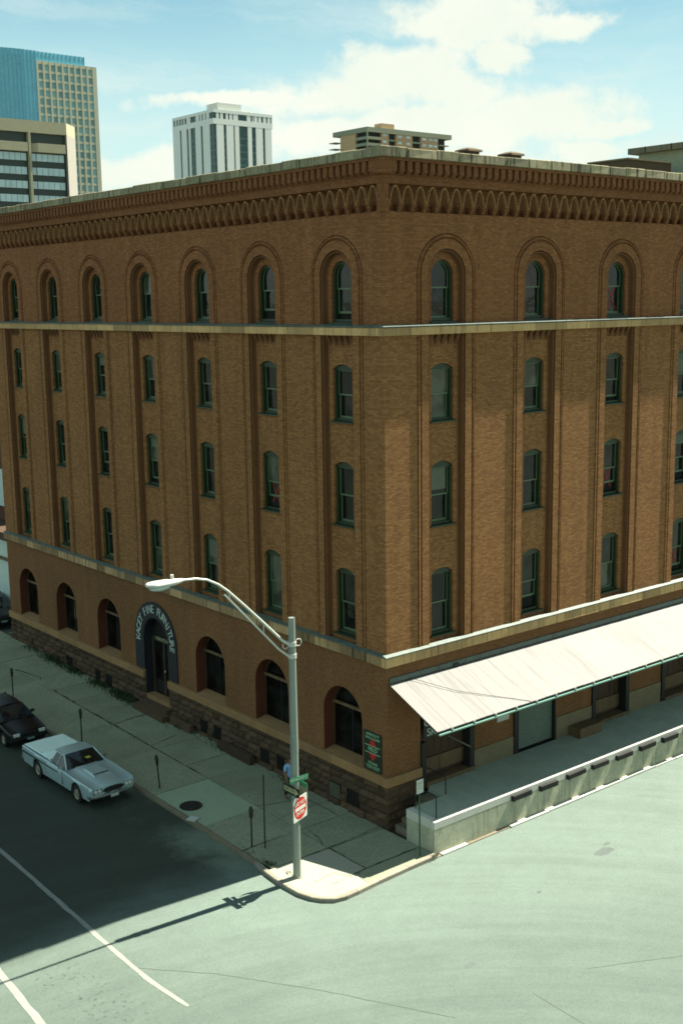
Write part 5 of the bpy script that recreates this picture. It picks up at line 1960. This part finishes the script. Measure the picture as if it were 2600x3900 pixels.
# ------------------------------------------------------------------ a person walking behind the pole
def person(loc, rz):
    o = thing("person", "person in a pale blue shirt and dark trousers walking behind the lamp pole", "person", loc, rz)
    SKIN = material("skin", (0.20, 0.10, 0.05), 0.6, 0.1)
    SHIRT = material("pale_blue_shirt", (0.20, 0.34, 0.50), 0.8, 0.12, 6, 0.1)
    TROUS = material("dark_trousers", (0.016, 0.018, 0.022), 0.85)
    HAIR = material("dark_hair", (0.02, 0.014, 0.010), 0.6)

    def skin(name, verts, edges, radii, mat, root=0, sub=2):
        me = bpy.data.meshes.new(name)
        me.from_pydata(verts, edges, [])
        ob = link(name, me, o)
        md = ob.modifiers.new("skin", 'SKIN')
        md.use_smooth_shade = True
        ob.modifiers.new("sub", 'SUBSURF').levels = sub
        ob.modifiers["sub"].render_levels = sub
        for k, r_ in enumerate(radii):
            ob.data.skin_vertices[0].data[k].radius = r_ if isinstance(r_, tuple) else (r_, r_)
            ob.data.skin_vertices[0].data[k].use_root = (k == root)
        me.materials.append(mat)
        return ob
    # body: facing +y, mid stride; one continuous figure
    V = [(0, 0, .92), (0, .01, 1.08), (0, .02, 1.26), (0, .02, 1.40), (0, .025, 1.47), (0, .05, 1.55), (0, .06, 1.63),
         (-.09, 0, .88), (-.10, .16, .50), (-.10, .12, .10), (-.10, .25, .05),
         (.09, 0, .88), (.10, -.04, .49), (.10, -.30, .14), (.10, -.21, .06),
         (-.19, .01, 1.37), (-.24, -.10, 1.12), (-.23, -.05, .88), (-.22, -.01, .80),
         (.19, .01, 1.37), (.24, .06, 1.12), (.22, .20, .92), (.21, .25, .85)]
    Eg = [(0, 1), (1, 2), (2, 3), (3, 4), (4, 5), (5, 6), (0, 7), (7, 8), (8, 9), (9, 10), (0, 11), (11, 12), (12, 13), (13, 14),
          (3, 15), (15, 16), (16, 17), (17, 18), (3, 19), (19, 20), (20, 21), (21, 22)]
    Rd = [(.14, .10), (.125, .09), (.145, .10), (.12, .085), .052, .085, .075, .085, .062, .042, .035, .085, .062, .042, .035,
          .055, .042, .034, .028, .055, .042, .034, .028]
    skin("body", V, Eg, Rd, SKIN)
    skin("shirt", [(0, 0, .84), (0, .01, 1.05), (0, .02, 1.26), (0, .02, 1.40), (-.19, .01, 1.37), (-.232, -.08, 1.16), (.19, .01, 1.37), (.232, .05, 1.16)],
         [(0, 1), (1, 2), (2, 3), (3, 4), (4, 5), (3, 6), (6, 7)], [(.16, .12), (.145, .11), (.165, .12), (.13, .10), .075, .06, .075, .06], SHIRT)
    skin("trousers", [(0, 0, .94), (-.09, 0, .86), (-.10, .16, .50), (-.10, .12, .13), (.09, 0, .86), (.10, -.04, .49), (.10, -.29, .17)],
         [(0, 1), (1, 2), (2, 3), (0, 4), (4, 5), (5, 6)], [(.155, .12), .105, .082, .062, .105, .082, .062], TROUS)
    skin("hair", [(0, .02, 1.62), (0, .04, 1.68)], [(0, 1)], [.085, .07], HAIR)
    for sx_, y0_, y1_, z_ in ((-.10, .08, .30, .05), (.10, -.33, -.15, .07)):
        skin("shoe", [(sx_, y0_, z_), (sx_, (y0_ + y1_) / 2, z_), (sx_, y1_, z_ - .01)], [(0, 1), (1, 2)], [.045, .045, .036], WOOD2, 0, 1)
    for sx_, y_, z_ in ((-.22, -.01, .80), (.21, .25, .85)):
        for k in range(4):
            skin("finger", [(sx_ - .02 + .013 * k, y_, z_ - .02), (sx_ - .02 + .013 * k, y_ + .012, z_ - .07), (sx_ - .02 + .013 * k, y_ + .028, z_ - .10)], [(0, 1), (1, 2)], [.009, .008, .007], SKIN, 0, 1)
        skin("thumb", [(sx_, y_ + .01, z_), (sx_, y_ + .04, z_ - .04)], [(0, 1)], [.01, .008], SKIN, 0, 1)
    for sx_ in (-.085, .085):
        skin("ear", [(sx_, .055, 1.585), (sx_, .05, 1.61)], [(0, 1)], [.016, .016], SKIN, 0, 1)
    skin("nose", [(0, .13, 1.60), (0, .148, 1.575)], [(0, 1)], [.012, .014], SKIN, 0, 1)
    for sx_ in (-.032, .032):
        skin("eye", [(sx_, .118, 1.61), (sx_, .124, 1.61)], [(0, 1)], [.009, .006], HAIR, 0, 1)
    skin("mouth", [(-.022, .127, 1.545), (.022, .127, 1.545)], [(0, 1)], [.006, .006], REVEAL, 0, 1)
    return o


person((-1.12, 4.02, gz(4.1) + 0.0), math.radians(165))

# ------------------------------------------------------------------ weeds
m = MB()
rw = random.Random(5)


def blade(x, y, z, h):
    a = rw.uniform(0, 2 * PI)
    wv = rw.uniform(.006, .016)
    lx, ly = rw.uniform(-.5, .5) * h, rw.uniform(-.5, .5) * h
    dx, dy = math.cos(a) * wv, math.sin(a) * wv
    m.face((x - dx, y - dy, z), (x + dx, y + dy, z), (x + lx * .4 + dx * .8, y + ly * .4 + dy * .8, z + h * .6), (x + lx, y + ly, z + h * rw.uniform(.7, 1)))


for _ in range(5200):
    y = rw.triangular(10.5, 30.0, 17.5)
    d = (0.5 + 0.5 * math.sin(y * 1.7) * math.sin(y * 0.9 + 1))
    if rw.random() > 0.10 + 0.75 * d or abs(y - 15.1) < 1.3:
        continue
    x = -0.12 - abs(rw.gauss(0, 0.22))
    blade(x, y, gz(y), rw.uniform(.06, .34) * (0.5 + 0.7 * d))
for cx_, cy_, n_, sx_, sy_, hh in ((-4.55, 0.62, 70, .08, .15, .15), (-4.45, -0.35, 30, .08, .14, .10), (-0.3, 9.9, 70, .12, .5, .18), (-0.25, 5.7, 40, .1, .5, .18), (-2.3, 15.0, 40, .03, .5, .06), (-0.08, -2.42, 45, .12, .05, .10), (-4.6, 1.4, 50, .08, .4, .1), (-2.33, 12.5, 40, .03, .9, .06), (-3.3, -1.75, 40, .35, .04, .05)):
    for _ in range(n_):
        y = rw.gauss(cy_, sy_)
        blade(rw.gauss(cx_, sx_), y, gz(y), rw.uniform(.4, 1) * hh)
stuff(make("weeds", m, WEED))

# ------------------------------------------------------------------ far end of the street
PALE = material("pale_painted_wall", (0.42, 0.50, 0.46), 0.9, 0.15)
DBRICK = material("dark_red_brick", (0.09, 0.035, 0.02), 0.9, 0.3)
n2 = thing("pale_shop_building", "pale painted low building past the far end of the warehouse", "building", (1.7, 31.4, 0))
m = MB().box(0, 14, 0, 16, -0.5, 4.9)
make("wall", m, PALE, n2)
m = MB().box(-0.12, 14, -0.1, 16, 3.68, 3.84)
make("string_course", m, WOOD2, n2)
m = MB().box(-0.25, 14.2, -0.2, 16.2, 4.9, 5.35)
make("cornice", m, WOOD, n2)
n3 = thing("dark_brick_building", "dark red brick building behind the pale low building", "building", (3.2, 36.0, 0))
m = MB().box(0, 16, 0, 20, -0.5, 10.5)
make("wall", m, DBRICK, n3)
m = MB().box(-0.06, 0.02, -0.02, 3.2, 6.2, 8.4)
wn = make("window", m, PALE, n3)
m = MB().box(-0.09, -0.062, 1.4, 1.5, 6.2, 8.4)
make("frame", m, WOOD, wn)
dc = copy_tree(hb)
dc.location = (0.4, 32.2, gz(32) - 0.05)
dc.rotation_euler = (0, 0, math.radians(-12))
dc['label'] = "dark car standing past the far end of the warehouse wall"

# ------------------------------------------------------------------ skyline
def far_root(name, label, corner, k):
    """corner measured along its line of sight; k sets how far away the building really stands"""
    c = Vector(corner)
    return thing(name, label, "skyscraper" if name.endswith("tower") else "building", tuple(CAM + (c - CAM) * k))


TCONC = material("tower_concrete", (0.44, 0.44, 0.32), 0.9, 0.06, 0.05, 0.05)  # skyline colours are lightened, some distance haze is put into them
TGLASS = material("tower_blue_glass", (0.13, 0.40, 0.50), 0.18, 0.15, 0.12, 0.25, 0.6, 0, spec=0.6)
TWIN = material("tower_window_glass", (0.17, 0.33, 0.32), 0.2, 0.2, 0.2, 0.3, 0.5, 0, spec=0.5, rand=0.25)
MULL = material("tower_mullion", (0.16, 0.42, 0.50), 0.5, 0.1, bump=0)
K = 1.45
tw = far_root("glass_tower", "tall tower with blue curved glass and a pale gridded concrete face", (157.24, 349.38, 96.2), K)
H = tw.location.z
gw_, ww, wh_ = 2.245 * K, 1.52 * K, 1.90 * K
m = MB().box(0, 21.7 * K, 0.5, 20, -H, 0)
make("core", m, TGLASS, tw)
m = MB()
nrow = 28
for i in range(10):
    x0 = (-0.02 + i * 2.245 + (0.0 if i == 0 else -0.0)) * K
    xa = 0 if i == 0 else (0.71 + (i - 1) * 2.245 + 1.56) * K
    xb = 0.71 * K if i == 0 else (0.71 + i * 2.245) * K
    if i == 9:
        xb = 21.75 * K
    m.box(xa, xb, -0.3, 0.5, -H, 0)
for j in range(nrow + 1):
    zt = 0 if j == 0 else -(1.05 + 1.90 + (j - 1) * 2.69) * K
    zb_ = -(1.05 + j * 2.69) * K
    if zt < -H:
        break
    m.box(0.001, 21.74 * K, -0.22, 0.45, max(zb_, -H), zt - .001)
stuff_grid = make("facade_grid", m, TCONC, tw)
wm = MB().face((0, 0.2, -wh_), (1.56 * K, 0.2, -wh_), (1.56 * K, 0.2, 0), (0, 0.2, 0)).mesh("window", TWIN)
for i in range(9):
    for j in range(19):
        link("window", wm, tw, ((0.71 + i * 2.245) * K, 0, -(1.05 + j * 2.69) * K))
# curved curtain wall
path = [(17.9, 0.6), (17.9, 3.0)]
m = MB()
front = [(17.86 * K, 1.2), (10 * K, 1.2), (0, 0.9), (-0.02, 0.0), (-4 * K, 0.0), (-8 * K, 0.35 * K), (-12 * K, 1.2 * K), (-16 * K, 2.7 * K), (-20 * K, 5.2 * K), (-24 * K, 9 * K), (-27 * K, 14 * K), (-27 * K, 22 * K), (17.86 * K, 22 * K)]
ztop = 2.95 * K
lo_ = [(a, b, -H) for a, b in front]
hi_ = [(a, b, ztop) for a, b in front]
n = len(front)
m.add(lo_ + hi_, [(i, (i + 1) % n, n + (i + 1) % n, n + i) for i in range(n)] + [tuple(range(n, 2 * n))])
cw = make("curtain_wall", m, TGLASS, tw)
m = MB()
for a, b in zip(front[:-3], front[1:-2]):
    A_, B_ = Vector((a[0], a[1], 0)), Vector((b[0], b[1], 0))
    L_ = (B_ - A_).length
    if L_ < 1:
        continue
    nn = max(1, int(L_ / 1.9))
    for q in range(nn):
        p = A_ + (B_ - A_) * q / nn
        zb_ = -H if p.x < 0 else 0.2
        m.box(p.x - 0.12, p.x + 0.12, p.y - 0.22, p.y + 0.1, zb_, ztop + 0.15)
make("mullion", m, MULL, cw)
m = MB()
for j in range(0, 30):
    z = ztop - 2.69 * K * j
    if z < -H + 3:
        break
    for a, b in zip(front[3:-3], front[4:-2]):
        m.add([(a[0], a[1] - 0.05, z), (b[0], b[1] - 0.05, z), (b[0], b[1] - 0.05, z - 0.5), (a[0], a[1] - 0.05, z - 0.5)], [(0, 1, 2, 3)])
make("floor_band", m, MULL, cw)

# white tower
WHITEC = material("white_tower_concrete", (0.68, 0.71, 0.65), 0.85, 0.05, 0.1, 0.05)
DKGL = material("dark_tower_glass", (0.03, 0.07, 0.06), 0.25, 0.2, 0.2, 0.3, 0.5, 0, spec=0.5)
DKSP = material("dark_tower_spandrel", (0.09, 0.15, 0.13), 0.5, 0.2, 0.2, 0.2, 0.5, 0)
K = 1.5
wt_ = far_root("white_tower", "white concrete tower with dark vertical window strips", (156.99, 246.19, 68.0), K)
H = wt_.location.z
XW, YW = 19.2 * K, 20.45 * K
m = MB().box(0.5, XW - .5, 0.5, YW - .5, -H, -0.75 * K)
make("core", m, DKGL, wt_)
px_ = [(0.96, 3.19), (4.08, 6.34), (6.79, 8.14), (11.01, 12.28), (13.67, 15.90), (16.72, 18.85)]
py_ = [(2.08, 5.33), (6.37, 9.0), (11.47, 12.36), (13.43, 15.95), (16.86, 20.45)]
for a, b in px_:
    m = MB().box(a * K, b * K, 0.0, 1.2, -H, -2.3 * K)
    make("pier", m, WHITEC, wt_)
for a, b in py_:
    m = MB().box(0.0, 1.2, a * K, min(b * K, YW), -H, -2.3 * K)
    make("pier", m, WHITEC, wt_)
m = MB()
m.box(-0.02, XW, -0.02, YW, -3.70 * K, -2.3 * K)
m.box(-0.04, XW, -0.04, YW, -0.75 * K, 0)
make("crown_band", m, WHITEC, wt_)
for a, b in ((1.0, 1.75), (2.25, 3.1), (4.0, 4.7), (5.2, 6.0), (6.4, 7.9), (10.8, 12.0), (12.6, 12.85), (13.2, 14.2), (14.6, 15.5), (16.2, 17.1), (17.6, 18.5), (18.9, 19.2)):
    make("crown_pier", MB().box(a * K, b * K, 0.0, 0.8, -2.3 * K, -0.75 * K), WHITEC, wt_)
for a, b in ((2.1, 3.4), (4.0, 5.0), (5.7, 6.4), (7.0, 8.6), (11.4, 13.2), (14.2, 14.7), (15.6, 16.0), (17.0, 17.5), (18.4, 19.0), (19.9, 20.45)):
    make("crown_pier", MB().box(0.0, 0.8, a * K, b * K, -2.3 * K, -0.75 * K), WHITEC, wt_)
m = MB()
for j in range(2, 26):
    z = -(3.7 + j * 1.75) * K
    if z < -H:
        break
    m.box(0.45, XW - 0.45, 0.42, YW - .45, z, z + 0.62 * K)
make("spandrel", m, DKSP, wt_)
m = MB().box(3.6 * K, 11.2 * K, 3.2 * K, 8.5 * K, 0, 2.35 * K)
make("plant_room", m, material("plant_room_render", (0.36, 0.385, 0.35), 0.9, 0.05, 0.2), wt_)
m = MB()
m.tube([(14.6 * K, 4 * K, 0), (14.6 * K, 4 * K, 0.9 * K)], [0.7 * K, 0.6 * K], 10)
make("cooling_unit", m, TCONC, wt_)

# banded office block
CCON = material("office_precast", (0.32, 0.305, 0.20), 0.9, 0.08, 0.2, 0.2, 2)
CLITE = material("office_corner_precast", (0.26, 0.25, 0.21), 0.9, 0.08, 0.2, 0.1, 2)
CDK = material("office_dark_spandrel", (0.022, 0.034, 0.024), 0.4, 0.1, 0.2, 0.1, 2, 0, spec=0.5)
CWIN = material("office_window", (0.42, 0.55, 0.54), 0.2, 0.15, 0.2, 0.15, 1, 0, spec=0.5, rand=0.1)
K = 1.5
ob_ = far_root("office_block", "squat office block with dark bands and strips of pale windows", (83.37, 185.1, 51.45), K)
H = ob_.location.z
m = MB()
X0 = -30 * K
m.box(X0, -0.02 * K, 1.2, 25, -H, -2.2 * K)
make("core", m, CDK, ob_)
m = MB()
cq = 3.6 * K
m.prism([(X0, 0), (0, 0), (cq, cq), (cq, 25), (X0, 25)], -2.15 * K, 0)
make("parapet", m, CCON, ob_)
m = MB()
m.prism([(0.0, 0.02), (cq, cq), (cq, cq + 3), (0.0, 3)], -H, -0.002)
make("corner_pier", m, CLITE, ob_)
for i in range(5):
    xr = (-7.78 + 0.45 - i * 7.6) * K
    m = MB().box(xr - 0.45 * K, xr, -0.1, 1.4, -H, -2.2 * K)
    make("column", m, CCON, ob_)
    # bay to the viewer's right of this column
    xa, xb = xr + 1.25 * K, xr + 6.85 * K
    m = MB()
    m.box(xa, xb, -0.4, 1.3, -5.6 * K, -4.0 * K)
    m.prism([(xr + 0.15 * K, 1.3), (xr + 0.15 * K, 1.1), (xa, -0.3), (xa, 1.3)], -5.6 * K, -4.02 * K)
    make("precast_panel", m, CCON, ob_)
    for j in range(9):
        zt = -(5.85 + j * 2.51) * K
        n = 5
        wd_ = (xb - xa) / n
        for q in range(n):
            m = None
            link("window", bpy.data.meshes.get("office_pane") or MB().box(0.05, wd_ - 0.07, 0.85, 1.25, -1.33 * K, 0).mesh("office_pane", CWIN), ob_, (xa + q * wd_, 0, zt))
        m = MB().box(xr + 0.25 * K, xa - 0.15, 1.0, 1.25, zt - 1.33 * K, zt)
        make("window", m, CWIN, ob_)

# brown apartment block
ABR = material("apartment_brick", (0.44, 0.29, 0.16), 0.9, 0.1, 0.3, 0.2, 3)
ASL = material("apartment_slab", (0.23, 0.24, 0.165), 0.9, 0.1, 0.2, 0.2, 2)
ADK = material("apartment_balcony_dark", (0.03, 0.036, 0.027), 0.8)
AWN = material("apartment_window", (0.5, 0.6, 0.57), 0.3, 0.1, bump=0, rand=0.2)
K = 3.0
ap = far_root("apartment_block", "brown brick apartment block with open balconies and a flat overhanging roof", (98.26, 115.44, 43.96), K)
H = ap.location.z
m = MB().box(0, 17.98 * K, 0, 8.36 * K, -0.72 * K, 0)
make("roof", m, ASL, ap)
m = MB().box(3.2 * K, 5.9 * K, 0.4 * K, 2.0 * K, 0, 0.78 * K)
make("plant_room", m, ABR, ap)
m = MB().box(1.6, 16.9 * K, 1.6, 7.0 * K, -H, -0.72 * K)
make("core", m, ADK, ap)
for a, b in ((2.98, 4.53), (5.99, 9.49), (11.27, 15.04)):
    m = MB().box(a * K, b * K, 0.35, 1.8, -H, -0.72 * K)
    make("wall", m, ABR, ap)
m = MB().box(0.35, 1.8, 2.9 * K, 6.63 * K, -H, -0.72 * K)
make("wall", m, ABR, ap)
for j in range(8):
    zz = -(1.68 + j * 0.95) * K
    m = MB()
    m.box(0.1, 2.95 * K, 0.1, 2.9 * K, zz - 0.12 * K, zz)
    m.box(0.1, 2.95 * K, 0.1, 0.18, zz, zz + 0.30 * K)
    m.box(0.1, 0.18, 0.1, 2.9 * K, zz, zz + 0.30 * K)
    make("balcony", m, ASL, ap)
    make("balcony", MB().box(15.2 * K, 17.4 * K, 0.1, 2.9 * K, zz - 0.12 * K, zz), ASL, ap)
    make("balcony", MB().box(-0.9 * K, 1.8, 6.7 * K, 8.2 * K, zz - 0.12 * K, zz), ASL, ap)
    for a, b in ((4.53, 5.99), (9.49, 11.27)):
        make("balcony", MB().box(a * K, b * K, 0.2, 1.6, zz - 0.14 * K, zz + 0.10 * K), ASL, ap)
    for xw in (3.25, 6.4, 8.2, 11.6, 13.0, 14.1):
        m = MB().box(xw * K, (xw + 0.78) * K, 0.25, 0.36, zz + 0.48 * K, zz + 0.83 * K)
        make("window", m, AWN, ap)
m = MB().box(-0.05, 0.5, -0.05, 0.5, -H, -0.72 * K)
make("post", m, ASL, ap)

# ------------------------------------------------------------------ render defaults
SC.render.engine = 'CYCLES'
SC.cycles.samples = 64
SC.cycles.use_denoising = True
SC.cycles.filter_width = 1.7
SC.cycles.max_bounces = 6
SC.cycles.diffuse_bounces = 3
SC.cycles.glossy_bounces = 3
SC.render.resolution_x = 682
SC.render.resolution_y = 1024
